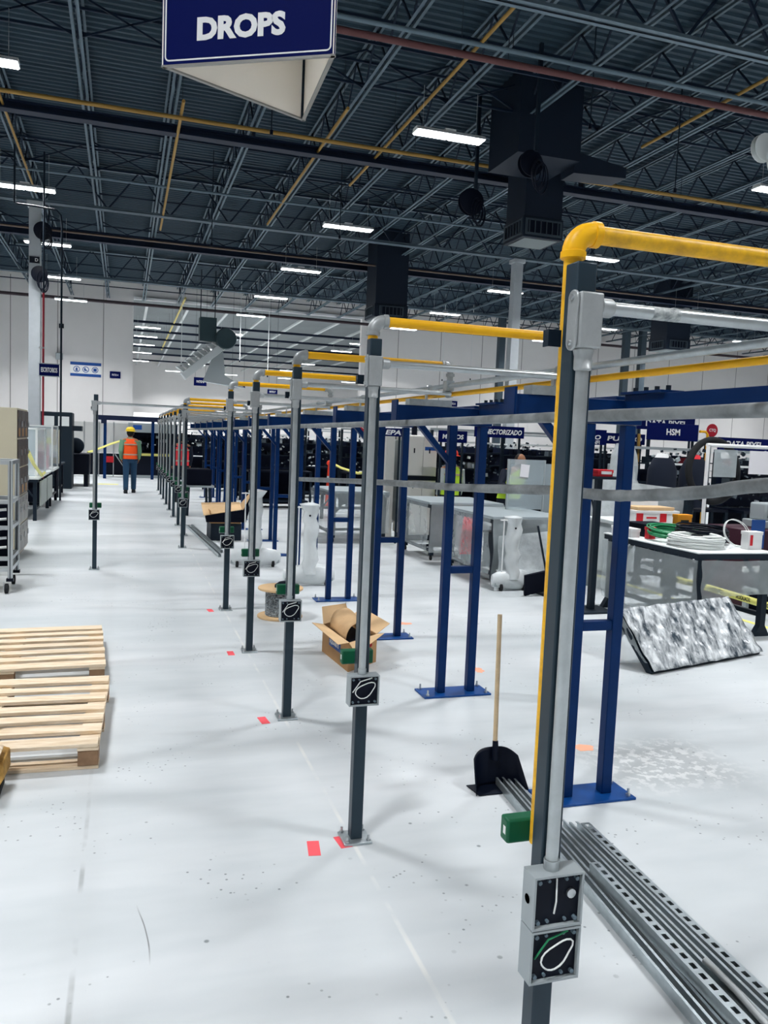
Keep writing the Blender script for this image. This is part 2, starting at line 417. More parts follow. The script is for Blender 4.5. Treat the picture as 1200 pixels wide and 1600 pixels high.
WHERE = {-9.6: 'past the lockers side', -2.2: 'in the row above the workbenches', 5.34: 'in the row above the blue pylons', 12.58: 'in the row over the workstation signs', 20.1: 'in the row past the workstations', 27.8: 'in the row by the dark columns', 35.3: 'in the outermost row'}
for x, nm in ROWS:
    for i, y in enumerate(YS): ceiling_light(x, y, f'white high-bay lamp, {OW[i]} in view, {WHERE[x]}', 'high-bay lamps of the hall')
    for y in (6.9, .2, -6.5): ceiling_light(x, y, 'unseen white hanging high-bay lamp above and behind the viewpoint', 'high-bay lamps overhead')  # out of view; rows behind the camera added to even out the lighting
for x in (1.1, 5.34, 12.58):
    for i, y in enumerate((44.5, 48.8, 53.5, 59, 66)): ceiling_light(x, y, f'thin lamp in the next hall, {OW[i]} of the row at {"the opening edge" if x < 2 else "the opening middle" if x < 8 else "the hidden side"}', 'lamps in the next hall', 7.0, 7.6)
for x in (4.0, 9.0, 14.0, 20.0, 26.0): ceiling_light(x, 74.6, 'thin lamp added to brighten the end wall of the next hall', 'lamps added at the end of the next hall', 7.0, 8.62)  # extra lamp row put in to brighten the end wall

# ---------------------------------------------------------------- grey posts with conduit
PX = .951
NTH = ['first', 'second', 'third', 'fourth', 'fifth', 'sixth', 'seventh', 'eighth', 'ninth', 'tenth', 'eleventh', 'twelfth', 'thirteenth', 'fourteenth', 'fifteenth']
def grey_post(x, y, label, boxes=1, hlen=.945, group='grey posts in a row', wires=True, zj=.665):
    t = thing('grey_post', label, 'post', (x, y, 0), group)
    b = MB(); b.b2((x - .025, y - .025, .01), (x + .025, y + .025, 2.085)); b.build('column', POST, t, bevel=.004)
    b = MB(); b.b2((x - .06, y - .06, 0), (x + .06, y + .06, .011)); bp = b.build('base_plate', GAL, t, bevel=.002)
    for sx in (-1, 1):
        for sy in (-1, 1):
            b = MB(); px, py = x + sx * .046, y + sy * .046
            b.cyl((px, py, .011), (px, py, .036), .005, n=8); b.cyl((px, py, .011), (px, py, .02), .0095, n=6); b.build('anchor_bolt', STEEL, bp)
    yc = y - .048; xc = x - .012
    b = MB(); b.cyl((xc, yc, zj + .055), (xc, yc, 1.875), .0145, n=16); b.cyl((xc, yc, zj + .06), (xc, yc, zj + .085), .018, n=12); b.build('vertical_conduit', GALL, t)
    # conduit body with its oval cover
    b = MB(); b.b2((x - .040, yc - .026, 1.895), (x + .016, yc + .022, 2.012)); b.k = 0
    b.lathe((xc, yc, 1.848), [(.0185, 0), (.0195, .004), (.0195, .03), (.024, .048)], 16)
    b.lathe((x + .016, yc, 1.985), [(.023, 0), (.0205, .012), (.0205, .03), (.0165, .038)], 16, ax=0)
    cb = b.build('conduit_body', CAST, t, bevel=.009)
    pts = [(x - .0405, yc - .0015 + .02 * math.cos(a), 1.953 + (.044 if math.sin(a) > 0 else -.044) + .02 * math.sin(a)) for a in [math.pi * 2 * i / 20 for i in range(20)]]
    b = MB(); b.prism(pts, (-.006, 0, 0)); cv = b.build('cover', CAST, cb, bevel=.0015)
    for z in (1.905, 2.001): MB().lathe((x - .0525, yc - .0015, z), [(.006, 0), (.0065, .002), (.0065, .006)], 10, ax=0).build('screw', STEEL, cv)
    b = MB(); b.cyl((x + .05, yc, 1.985), (x + hlen, yc, 1.985), .0145, n=14)
    hc = b.build('horizontal_conduit', GALL, t)
    if boxes == 2: MB().tube([(x + .15, yc, 1.985), (x + .22, yc, 1.985)], .0149, n=14).build('sticker', mat('sticker', '#c8cccb', .5, var=.5, vs=40, col2='#5b6468'), hc)
    # junction boxes: open fronted shells with coiled wire
    for k in range(boxes):
        z = zj - k * .128 if boxes == 2 else zj; x0 = x - .007
        b = MB(); w, d, h = .0625, .055, .0625; y1 = y - .0255; y0 = y1 - d; th = .005
        b.b2((x0 - w, y1 - .004, z - h), (x0 + w, y1, z + h))
        b.b2((x0 - w, y0, z - h), (x0 - w + th, y1 - .004, z + h)); b.b2((x0 + w - th, y0, z - h), (x0 + w, y1 - .004, z + h))
        b.b2((x0 - w + th, y0, z - h), (x0 + w - th, y1 - .004, z - h + th)); b.b2((x0 - w + th, y0, z + h - th), (x0 + w - th, y1 - .004, z + h))
        jb_ = b.build('junction_box', BOXG, t, smooth=False)
        MB().b2((x0 - w + th, y0 + .012, z - h + th), (x0 + w - th, y1 - .005, z + h - th)).build('dark_insert', BLACK, jb_, smooth=False)
        for sx in (-1, 1):
            for sz in (-1, 1):
                if y > 8: continue
                MB().cyl((x0 + sx * .047, y0 + .003, z + sz * .047), (x0 + sx * .047, y0 + .013, z + sz * .047), .005, n=8).build('terminal_screw', GIRDL, jb_)
                MB().cyl((x0 + sx * .022, y0 + .006, z + sz * .047), (x0 + sx * .022, y0 + .013, z + sz * .047), .004, n=8).build('terminal_screw', GIRDL, jb_)
        if boxes == 2 and k == 0:
            MB().tube([(x0 - .002, y0 + .01, z + .05), (x0 - .004, y0 + .004, z), (x0 - .007, y0 + .006, z - .03)], .0022, n=6).build('wire', WIRE, jb_)
            MB().lathe((x0 + .035, y0 + .004, z + .012), [(.006, 0), (.011, .001), (.011, .008)], 12, ax=1).build('knockout', STEEL, jb_)
            MB().lathe((x0 - w - .001, y0 + .03, z), [(.0005, 0), (.011, .0)], 14, ax=0).build('side_hole', BLK2, jb_)
        elif wires:
            rg = random.Random(int(y * 100) + k); cx, cz = x0 + .002, z + .004
            pts = []
            for i in range(26):
                a = 2 * math.pi * i / 22 + rg.random() * .1 + 2.6; rr = .040 + .004 * math.sin(3 * a)
                pts.append((cx + rr * math.cos(a) * 1.05, y0 + .003 - .012 * math.sin(a * .5) ** 2, cz + rr * math.sin(a) * .72 + .012 * math.cos(a)))
            MB().tube(pts, .0021, n=6).build('wire', WIRE, jb_)
            MB().tube([(cx - .05, y0 + .009, cz - .01), (cx - .02, y0 + .004, cz + .035), (cx + .03, y0 + .006, cz + .048)], .0024, n=6).build('wire', GREENW if boxes == 2 else WIRE, jb_)
    zg = zj + .100 if boxes == 1 else zj + .095
    b = MB(); b.b2((x - .066, y + .070, zg - .030), (x + .072, y + .110, zg + .030)); gb = b.build('green_box', GREEN, t, bevel=.006)
    b = MB(); b.b2((x - .0665, y + .080, zg - .010), (x - .0662, y + .092, zg + .010)); b.build('window_mark', WHT, gb, smooth=False)
    b = MB(); b.b2((x - .058, y + .0255, 1.938), (x - .026, y + .050, 1.942)); b.b2((x - .058, y + .0255, 1.905), (x - .055, y + .050, 1.938)); b.b2((x - .055, y + .0255, 1.905), (x - .026, y + .029, 1.938))
    b.build('strut_bracket', DARK, t, smooth=False)
    return t

def yellow_pipe(x, y, label, first=False, xe=1.925):
    yp = y + .047; z = 2.163; r = .0205; fit = YEL if first else CAST
    t = thing('yellow_pipe', label, 'pipe', (x, yp, 0.75 if first else 1.88), 'yellow pipes crossing from the posts')
    xv = x + (.004 if first else .006)
    b = MB(); b.cyl((xv, yp, .74 if first else 1.88), (xv, yp, z - .045), r, n=18); b.build('vertical_pipe', YELW if first else YEL, t)
    b = MB(); b.tube(arc((xv + .045, yp, z - .045), .045, math.pi, math.pi / 2, (1, 0, 0), (0, 0, 1), 8), .0262, n=18)
    b.lathe((xv, yp, z - .060), [(.026, 0), (.029, .002), (.029, .016), (.026, .018)], 18); b.lathe((xv + .042, yp, z), [(.026, 0), (.029, .002), (.029, .018), (.026, .02)], 18, ax=0)
    b.build('elbow', fit, t)
    b = MB(); b.cyl((xv + .055, yp, z), (xe - .04, yp, z), r, n=18); b.build('horizontal_pipe', YELW if first else YEL, t)
    b = MB(); b.tube(arc((xe - .04, yp, z - .04), .04, math.pi / 2, 0, (1, 0, 0), (0, 0, 1), 8), .025, n=16); b.lathe((xe - .06, yp, z), [(.024, 0), (.028, .002), (.028, .016)], 16, ax=0); b.build('elbow', CAST, t)
    b = MB(); b.cyl((xe, yp, 2.0), (xe, yp, z - .04), .019, n=14); b.lathe((xe, yp, z - .07), [(.022, 0), (.027, .002), (.027, .02)], 14); b.build('drop_pipe', CAST, t)
    return t
POSTY = [1.61, 3.165, 4.70, 6.24, 7.79, 13.57, 15.08, 16.57, 18.06, 19.45, 20.98, 22.5, 24.0]
for i, y in enumerate(POSTY):
    lab = ('tall slate grey post in front with two stacked open junction boxes' if i == 0 else
           f'slate grey post with one open junction box, {NTH[i]} from the front in the main row' if i < 5 else
           f'thin dark grey post far down the main row, {NTH[i - 5]} after the wide gap')
    grey_post(PX, y, lab, 2 if i == 0 else 1)
    yellow_pipe(PX, y, 'thick yellow pipe with yellow elbow rising behind the front grey post' if i == 0 else
                f'yellow overhead pipe with grey elbow above the grey post, {NTH[i]} one from the front' if i < 5 else
                f'yellow overhead pipe in the distant bundle, {NTH[i - 5]} beyond the wide gap', i == 0)
grey_post(.83, 12.12, 'slate grey post standing slightly out of line just before the distant posts', 1, hlen=1.05)
yellow_pipe(.83, 12.12, 'yellow overhead pipe topping the out-of-line post before the distant posts')
grey_post(-.32, 10.25, 'lone slate grey post standing in the aisle apart from the row', 1, hlen=2.2, group='grey post alone')

# ---------------------------------------------------------------- blue pylons, beams and headers
PY = [1.70, 3.33, 4.97, 6.52, 8.15, 9.75, 11.35, 12.95, 14.55, 16.25, 17.4, 18.9, 20.3, 21.8]
def pylon(y, label):
    t = thing('blue_pylon', label, 'pylon', (2.15, y, 0), 'blue two-legged pylons in a row')
    bp = MB().b2((1.905, y - .1, 0), (2.385, y + .1, .012)).build('base_plate', BLUEP, t, bevel=.002)
    for sx in (1.935, 2.355):
        for sy in (-.075, .075):
            b = MB(); b.cyl((sx, y + sy, .012), (sx, y + sy, .05), .006, n=8); b.cyl((sx, y + sy, .012), (sx, y + sy, .024), .012, n=6); b.build('anchor_bolt', STEEL, bp)
    for x in (2.05, 2.265): MB().b2((x - .0275, y - .0275, .012), (x + .0275, y + .0275, 1.80)).build('leg', BLUE, t, bevel=.004)
    MB().b2((2.078, y - .022, .822), (2.237, y + .022, .868)).build('rung', BLUE, t, bevel=.003)
    MB().b2((1.652, y - .032, 1.802), (2.32, y + .032, 1.915)).build('arm', BLUE, t, bevel=.004)
    MB().b2((1.640, y - .055, 1.80), (1.652, y + .055, 1.945)).build('end_plate', BLUE, t, bevel=.002)
    MB().prism([(1.79, y - .02, 1.801), (1.84, y - .02, 1.801), (2.022, y - .02, 1.60), (2.022, y - .02, 1.55)], (0, .04, 0)).build('brace', BLUE, t)
    MB().b2((1.73, y - .041, 1.9155), (2.02, y + .041, 1.957)).build('strut_bracket', GAL, t, smooth=False)
    for x in (1.88,):
        b = MB(); b.tube(arc((x, y, 2.03), .021, -.6, math.pi + .6, (1, 0, 0), (0, 0, 1), 12), .003, n=6); b.b2((x - .028, y - .014, 1.957), (x - .018, y + .014, 2.03)); b.build('pipe_clamp', STEEL, t)
for i, y in enumerate(PY):
    pylon(y, 'blue pylon whose arm enters at the picture edge beside the front post' if i == 0 else f'dark blue two-legged pylon, {NTH[i - 1]} one with its base plate in view from the front' if i < 6 else f'dark blue pylon far down the row, {NTH[i - 6]} past the wide gap')
for i in range(len(PY) - 1):
    y0, y1 = PY[i] + .034, PY[i + 1] - .034
    t = thing('blue_beam', f'blue square beam joining pylon heads, {NTH[i]} span counted from the front', 'beam', (2.25, (y0 + y1) / 2, 1.875), 'beams joining the pylon heads')
    MB().b2((2.215, y0, 1.872), (2.285, y1, 1.938)).build('tube_section', BLUE, t, bevel=.003)
    b = MB(); b.b2((2.19, y1 - .30, 1.938), (2.31, y1, 1.950)); sp = b.build('splice_plate', BLUE, t, smooth=False)
    for k in range(4): MB().cyl((2.25, y1 - .27 + k * .08, 1.950), (2.25, y1 - .27 + k * .08, 1.972), .012, n=6).build('bolt', DARK, sp)
b = MB(); b.cyl((1.88, .3, 2.03), (1.88, 24.2, 2.03), .0155, n=14)
for y in POSTY: b.b2((1.855, y - .075, 2.0), (1.905, y - .02, 2.06))
tag(b.build('header_conduit', GAL), 'long grey conduit running along the tops of the blue pylons', 'pipe')
t = thing('header_pipe', 'long yellow pipe running beside the grey conduit over the pylons', 'pipe', (1.93, .3, 1.98))
b = MB(); b.cyl((1.93, .3, 1.985), (1.93, 24.2, 1.985), .0145, n=14); b.build('pipe_run', YEL, t)
for y in POSTY:
    MB().lathe((1.926, y + .012, 1.985), [(.016, 0), (.021, .004), (.021, .066), (.016, .07)], 14, ax=1).build('tee_fitting', CAST, t)
def hose(pts, r, label):
    P = [V(*p) for p in pts]; out = []
    for i in range(len(P) - 1):
        p0, p1, p2, p3 = P[max(i - 1, 0)], P[i], P[i + 1], P[min(i + 2, len(P) - 1)]
        for k in range(6):
            u = k / 6; out.append(.5 * ((2 * p1) + (p2 - p0) * u + (2 * p0 - 5 * p1 + 4 * p2 - p3) * u * u + (3 * p1 - p0 - 3 * p2 + p3) * u ** 3))
    out.append(P[-1]); rg = random.Random(5)
    b = MB(); b.tube(out, [r * (1 + .05 * rg.uniform(-1, 1)) for _ in out], n=14)
    return tag(b.build('grey_hose', HOSE), label, 'hose', 'grey hoses along the pylons')
hose([(1.615, .5, 1.808), (1.615, 2.0, 1.803), (1.615, 3.4, 1.799), (1.615, 5.0, 1.792), (1.615, 8, 1.788), (1.615, 14, 1.775), (1.615, 22.8, 1.77)], .0205, 'upper grey hose running along the blue pylon arms at head height')
hose([(1.997, .6, 1.73), (1.997, 1.4, 1.66), (1.997, 2.14, 1.589), (1.997, 2.44, 1.544), (1.997, 2.82, 1.503), (1.997, 3.1, 1.484), (1.997, 3.55, 1.472), (1.997, 4.67, 1.411), (1.997, 6.24, 1.346), (1.997, 9.18, 1.202), (1.997, 9.8, 1.17)], .0245, 'lower grey hose sagging along the blue pylon legs at chest height')

# ---------------------------------------------------------------- things on the near floor
def rotz(a): return Matrix.Rotation(a, 3, 'Z')
for i, (x, y, a) in enumerate(((.765, 3.125, -.15), (.81, 4.67, .1), (.805, 6.2, 0), (.805, 7.77, .1))):
    b = MB(); b.box((x, y, .0008), (.05, .12, .0012), rotz(a)); tag(b.build('floor_tape', REDT, smooth=False), f'short red tape strip on the floor beside the {NTH[i + 1]} grey post', 'tape', 'red tape strips')
b = MB(); b.box((.895, 3.15, .0006), (.05, .10, .001), rotz(.1)); tag(b.build('floor_tape', REDT, smooth=False), 'red tape scrap half under the base plate of the second post', 'tape', 'red tape strips')
for i, (x, y, rx, ry) in enumerate(((2.50, 3.89, .055, .05), (2.55, 5.45, .04, .07), (2.50, 7.0, .06, .05))):
    rg = random.Random(i); pts = []
    for k in range(16):
        a = 2 * math.pi * k / 16; q = 1 + .25 * rg.uniform(-1, 1); pts.append((x + rx * q * math.cos(a), y + ry * q * math.sin(a), .0004))
    tag(MB().prism(pts, (0, 0, .0006)).build('paint_mark', ORG, smooth=False), f'pale orange sprayed spot on the floor by the {NTH[i]} blue pylon', 'paint mark', 'orange sprayed spots')
tag(MB().b2((6.05, 5.0, .0004), (6.12, 9.5, .0012)).build('floor_line', TAPE, smooth=False), 'pale yellow line painted on the floor beyond the tilted wrapped panel', 'floor line')

def pallet(x1, y0, depth, label, length=1.2, rz=0.0, z0=0):
    """x1: edge facing the aisle; boards run along x"""
    t = thing('wooden_pallet', label, 'pallet', (x1, y0, z0), 'wooden pallets by the aisle')
    x0 = x1 - length; n = 7; rg = random.Random(int(y0 * 10))
    for i in range(n):
        w = .088 + rg.uniform(-.012, .014); yc = y0 + .05 + i * (depth - .1) / (n - 1)
        if i in (0, n - 1): w = .115
        b = MB(); b.box(((x0 + x1) / 2 + rg.uniform(-.006, .006), yc, .126 + rg.uniform(-.002, .002)), (length, w, .019), Matrix.Rotation(rg.uniform(-.008, .008), 3, 'Z'))
        b.build('deck_board', WOOD, t, bevel=.002)
    for x in (x1 - .05, x1 - length / 2, x0 + .05):
        MB().b2((x - .05, y0, .097), (x + .05, y0 + depth, .1155)).build('cross_board', WOOD, t, bevel=.002)
        for k in range(3):
            yc = y0 + .07 + k * (depth - .14) / 2; MB().b2((x - .048, yc - .065, .019), (x + .048, yc + .065, .097)).build('spacer_block', WOOD2, t, bevel=.003)
    for k in range(3):
        yc = y0 + .06 + k * (depth - .12) / 2; MB().b2((x0, yc - .05, 0), (x1, yc + .05, .0188)).build('bottom_board', WOOD, t, bevel=.002)
    return t
pallet(-.100, 4.13, 1.15, 'pine pallet lying nearer the viewpoint, its dark corner block showing').rotation_euler.z = -.03
pallet(-.10, 5.57, 1.12, 'pine pallet behind the other pallet, farther down the aisle').rotation_euler.z = .04
t = thing('timber_block', 'rough golden timber block on a black base at the picture edge beside the pallet', 'timber block', (-.59, 4.0, 0))
b = MB(); b.b2((-.72, 3.86, 0), (-.515, 4.06, .035)); b.build('base', RUBBER, t, bevel=.004)
b = MB(); b.prism([(-.73, 3.84, .035), (-.53, 3.85, .035), (-.50, 3.90, .08), (-.505, 3.93, .15), (-.60, 3.92, .19), (-.73, 3.91, .20)], (.01, .17, .005)); b.build('timber', mat('golden_timber', '#cda25c', .7, var=.4, vs=9, bump=.4, bs=25, col2='#8a6328'), t, bevel=.006)
b = MB(); b.box((-.545, 3.95, .165), (.03, .18, .07), Matrix.Rotation(.5, 3, 'Y')); b.build('splinter_board', WOOD, t, bevel=.003)

# galvanised strut channels lying in a bundle
def strut(p, q, up, label, zb=0, w=.0413, h=.0413, slot_from=.05):
    p, q = V(*p, zb), V(*q, zb); L = (q - p).length; d = (q - p).normalized(); s = V(d.y, -d.x, 0)
    t = thing('strut_channel', label, 'strut channel', tuple((p + q) / 2), 'strut channels lying on the floor')
    def P(u, a, z): return p + d * u + s * a + V(0, 0, z)
    b = MB(); hw = w / 2; T = .0025
    def slab(u0, u1, a0, a1, z0, z1):
        b.add([P(u0, a0, z0), P(u0, a1, z0), P(u1, a1, z0), P(u1, a0, z0), P(u0, a0, z1), P(u0, a1, z1), P(u1, a1, z1), P(u1, a0, z1)], [(0, 1, 2, 3), (7, 6, 5, 4), (4, 5, 1, 0), (5, 6, 2, 1), (6, 7, 3, 2), (7, 4, 0, 3)])
    zw = (h - T, h) if up else (0, T); zl = (0, T) if up else (h - T, h)
    slab(0, L, -hw, -hw + T, 0, h); slab(0, L, hw - T, hw, 0, h)
    slab(0, L, -hw + T, -hw + .010, *zl); slab(0, L, hw - .010, hw - T, *zl)
    if up:
        slab(0, L, -hw + T, -.0085, *zw); slab(0, L, .0085, hw - T, *zw); u = 0; n = int(L / .0508)
        for i in range(n + 1): slab(max(0, i * .0508 - .011), min(L, i * .0508 + .011), -.0085, .0085, *zw)
    else: slab(0, L, -hw + T, hw - T, *zw)
    b.build('channel', GAL, t, smooth=False)
    return t
SCH = [((1.80, 3.53), (1.515, .55), False, 'galvanised strut channel with open side up, outermost toward the aisle in the bundle'),
       ((1.85, 3.50), (1.575, .55), False, 'galvanised strut channel with open side up, second from the aisle'),
       ((1.765, 2.62), (1.62, .55), True, 'slotted galvanised strut channel lying on top of the bundle, slots up'),
       ((1.86, 3.05), (1.70, .55), False, 'galvanised strut channel lying open beside the bent conduit'),
       ((1.912, 3.02), (1.76, .55), False, 'galvanised strut channel between the bent conduit and the outer slotted channel'),
       ((1.872 + .086, 3.0), (1.83, .55), True, 'slotted galvanised strut channel outermost toward the blue pylon, slots up')]
for k_, (p, q, up, lab) in enumerate(SCH): strut(p, q, up, lab, .0415 if k_ == 2 else 0)
b = MB(); b.tube([(1.803, 2.03, .058), (1.803, 1.95, .056), (1.800, 1.88, .055), (1.788, 1.80, .055), (1.775, 1.70, .055), (1.762, 1.55, .055), (1.735, 1.2, .055), (1.70, .8, .055)], .0115, n=12)
tag(b.build('bent_conduit', CAST), 'bent thin grey conduit lying on top of the strut channels', 'conduit')

# dustpan standing upright
t = thing('dustpan', 'black long-handled dustpan standing behind the front grey post', 'dustpan', (1.77, 3.5, 0))
def pan(u, v):
    a = (u - .5) * 2; w = .140 - .020 * v; top = .185 - .04 * abs(a) ** 3
    d = .16 * (1 - v) * .55; x = 1.77 + a * w
    return (x, 3.56 - (.11 * abs(a) ** 4) * (.35 + .65 * (1 - v)) - d * .25, .004 + v * top)
b = MB(); b.grid(pan, 16, 10); b.build('scoop', BLACK, t, solid=.004)
b = MB(); b.prism([(1.645, 3.43, .003), (1.895, 3.43, .003), (1.91, 3.55, .003), (1.63, 3.55, .003)], (0, 0, .004)); b.build('lip', BLACK, t)
b = MB(); b.cyl((1.772, 3.535, .13), (1.775, 3.55, .222), .017, .014); b.build('socket', BLACK, t)
b = MB(); b.tube([(1.774, 3.548, .17), (1.783, 3.58, .5), (1.792, 3.61, .845)], .0115, n=12); b.build('handle', HANDLE, t)

# cardboard box with kraft paper
def obox(c, rz): 
    R_ = rotz(rz); c = V(*c, 0); return lambda x, y, z: tuple(c + R_ @ V(x, y, z))
bx = obox((1.68, 5.90), -.0)
e1 = V(.05, -.60, 0).normalized(); A0 = V(1.52, 6.16, 0); e2 = V(.27, .22, 0).normalized(); LW, LD, BH = .60, .36, .215
def Q(u, v, z): return A0 + e1 * (u * LW) + e2 * (v * LD) + V(0, 0, z)
t = thing('cardboard_box', 'open brown cardboard box with blue label behind the second grey post', 'box', tuple(Q(.5, .5, 0)))
b = MB(); T = .006
for (u0, v0, u1, v1) in ((0, 0, 1, 0), (0, 1, 1, 1), (0, 0, 0, 1), (1, 0, 1, 1)):
    p, q = Q(u0, v0, 0), Q(u1, v1, 0); b.bar(p + V(0, 0, BH / 2), q + V(0, 0, BH / 2), T, BH)
b.prism([Q(0, 0, 0), Q(1, 0, 0), Q(1, 1, 0), Q(0, 1, 0)], (0, 0, .005)); b.build('carton', CARD, t, smooth=False)
b = MB(); b.prism([Q(0, 0, BH), Q(1, 0, BH), Q(1, -.38, BH + .012), Q(.02, -.42, BH + .04)], (0, 0, .004)); b.build('flap', CARDL, t, smooth=False)
b = MB(); b.prism([Q(0, 0, BH), Q(0, 1, BH), Q(-.14, .95, BH + .10), Q(-.14, .05, BH + .12)], (.003, 0, .003)); b.build('flap', CARDL, t, smooth=False)
b = MB(); b.prism([Q(1, 0, BH), Q(1, 1, BH), Q(1.2, 1.05, BH + .03), Q(1.2, 0.05, BH - .06)], (.003, 0, .003)); b.build('flap', CARDL, t, smooth=False)
b = MB(); b.prism([Q(0, 1, BH), Q(1, 1, BH), Q(1, 1.5, BH + .05), Q(0, 1.5, BH + .05)], (0, 0, .004)); b.build('flap', CARDL, t, smooth=False)
def hood(u, v):
    a = math.pi * u; return tuple(Q(.18 + .62 * v, .5 - .42 * math.cos(a), BH - .02 + (.155 - .05 * v) * math.sin(a) ** .8 + .008 * math.sin(9 * u + 5 * v)))
b = MB(); b.grid(hood, 14, 8); b.build('kraft_paper', KRAFT, t, solid=.003)
MB().prism([Q(.1, .15, .1), Q(.9, .15, .1), Q(.9, .85, .1), Q(.1, .85, .1)], (0, 0, .08)).build('packed_contents', BLK2, t)
n = V(e1.y, -e1.x, 0); n = n if n.dot(V(0, -1, 0)) + n.dot(V(-1, 0, 0)) > 0 else -n
def QS(u, z): return Q(u, 0, z) + n * .004
b = MB(); b.prism([QS(.28, .095), QS(.72, .095), QS(.72, .165), QS(.28, .165)], tuple(n * .001)); lb = b.build('label_panel', LABEL, t, smooth=False); lb['label'] = 'blue printed panel with white lettering'
text('SQUARE D', QS(.49, .13) + n * .0015, e1, (0, 0, 1), .034, WHT, lb, wid=.215, bold=.03)
text('SE', Q(1, .28, .12) + (-e2.cross(V(0, 0, 1)) if False else e1 * .004), e2, (0, 0, 1), .03, LABEL, t)
MB().cyl(Q(1, .6, .15) + e1 * .003, Q(1, .6, .15) + e1 * .0045, .018).build('round_mark', LABEL, t); MB().cyl(Q(1, .75, .15) + e1 * .003, Q(1, .75, .15) + e1 * .0045, .018).build('round_mark', RED, t)

# cable spool
t = thing('cable_spool', 'wooden cable spool wound with black cable behind the third grey post', 'spool', (1.41, 7.42, 0))
b = MB(); b.lathe((1.41, 7.42, 0), [(.205, 0), (.21, .004), (.21, .018), (.205, .022)], 28); b.build('flange', CARDL, t)
b = MB(); b.lathe((1.41, 7.42, .262), [(.205, 0), (.21, .004), (.21, .018), (.205, .022)], 28); b.build('flange', CARDL, t)
b = MB()
b.lathe((1.41, 7.42, .022), [(.135 + (.006 if i % 2 else 0), .24 * i / 30) for i in range(31)], 24); b.build('wound_cable', mat('cable_jacket', '#1a222a', .4, var=.85, vs=60, col2='#a9b3b8'), t)
b = MB(); b.lathe((1.44, 7.40, .2845), [(.09, 0), (.09, .02), (.05, .05), (.03, .055)], 16); tag(b.build('rag', BLK2), 'crumpled black rag lying on the cable spool', 'rag')

# plastic wrapped lift columns on casters
def lift(x, y, dx, label, h=.93, foot=.78):
    t = thing('wrapped_lift', label, 'wrapped lift', (x, y, 0), 'lift columns wrapped in white plastic')
    rg = random.Random(int(x * 100)); rings = []
    for i in range(11):
        z = .14 + (h - .14) * i / 10; w = .10 + .012 * rg.uniform(-1, 1) + (.03 if i == 10 else 0); rings.append(((x + dx * .02 * rg.uniform(-1, 1), y, z), w * .85, w))
    rings.append(((x, y, h + .02), .03, .04)); b = MB(); b.loft(rings, 14); b.build('wrapped_column', FILMW, t)
    b = MB(); b.loft([((x - foot / 2, y, .12), .03, .07, (1, 0, 0)), ((x - foot / 2 + .06, y, .12), .055, .10, (1, 0, 0)), ((x - .1, y, .13), .065, .11, (1, 0, 0)), ((x + .1, y, .13), .07, .12, (1, 0, 0)), ((x + foot / 2 - .06, y, .12), .055, .10, (1, 0, 0)), ((x + foot / 2, y, .12), .03, .06, (1, 0, 0))], 12); b.build('wrapped_foot', FILMW, t)
    MB().b2((x - foot / 2 + .02, y - .04, .05), (x + foot / 2 - .02, y + .04, .10)).build('foot_bar', BOXG, t, bevel=.01)
    for s in (-1, 1):
        cx = x + s * (foot / 2 - .1)
        b = MB(); b.lathe((cx - .018, y - .03, .045), [(.030, 0), (.045, .004), (.045, .032), (.030, .036)], 16, ax=0); w = b.build('caster', RUBBER, t)
        MB().b2((cx - .026, y - .05, .045), (cx - .019, y + .03, .10)).build('caster_fork', STEEL, w)
    MB().lathe((x - .03, y - .105, h - .12), [(.001, 0), (.012, .0), (.012, .004)], 10, ax=1).build('bolt_hole', BLACK, t)
    MB().cyl((x - .14, y - .02, .2), (x - .14, y - .02, h - .02), .008).build('white_rod', WHT, t); MB().b2((x - .19, y - .03, h - .04), (x + .02, y - .01, h - .025)).build('rod_top', WHT, t)
lift(1.62, 10.35, 1, 'white plastic-wrapped lift column behind the fourth grey post', .98, .66)
lift(2.03, 9.0, 1, 'white plastic-wrapped lift column on casters behind the cable spool', .93, .60)
# carton with flaps open on a dark crate far down the row
t = thing('open_carton', 'large open carton with black inside lying on a dark crate past the fifth post', 'carton', (1.60, 13.2, 0))
b = MB(); b.b2((1.30, 12.9, .28), (1.78, 13.7, .30)); b.b2((1.30, 12.9, .30), (1.31, 13.7, .48)); b.b2((1.30, 13.69, .30), (1.78, 13.7, .48)); b.build('carton', CARD, t, smooth=False)
b = MB(); b.prism([(1.20, 12.9, .40), (1.80, 12.9, .50), (1.85, 13.6, .56), (1.22, 13.6, .54)], (0, 0, .006)); b.build('flap', CARDL, t, smooth=False)
b = MB(); b.prism([(1.80, 12.85, .50), (1.95, 12.85, .80), (2.02, 13.4, .78), (1.85, 13.5, .55)], (.006, 0, 0)); b.build('flap', CARDL, t, smooth=False)
MB().prism([(1.24, 12.88, .30), (1.86, 12.88, .30), (1.98, 12.88, .78), (1.80, 12.88, .50), (1.22, 12.88, .40)], (0, .01, 0)).build('dark_inside', BLK2, t, smooth=False)
t = thing('dark_crate', 'dark plastic crate on the floor under the open carton', 'crate', (1.6, 13.2, 0))
MB().b2((1.32, 12.95, 0), (1.80, 13.6, .279)).build('crate_body', DARK, t, bevel=.01); MB().b2((1.45, 12.945, .12), (1.62, 12.95, .2)).build('label_plate', BOXG, t, smooth=False)
strut((1.10, 14.9), (1.27, 11.2), False, 'galvanised strut channel on the floor beside the out-of-line post'); strut((1.18, 14.9), (1.34, 11.6), True, 'second galvanised strut channel on the floor close to the dark crate')

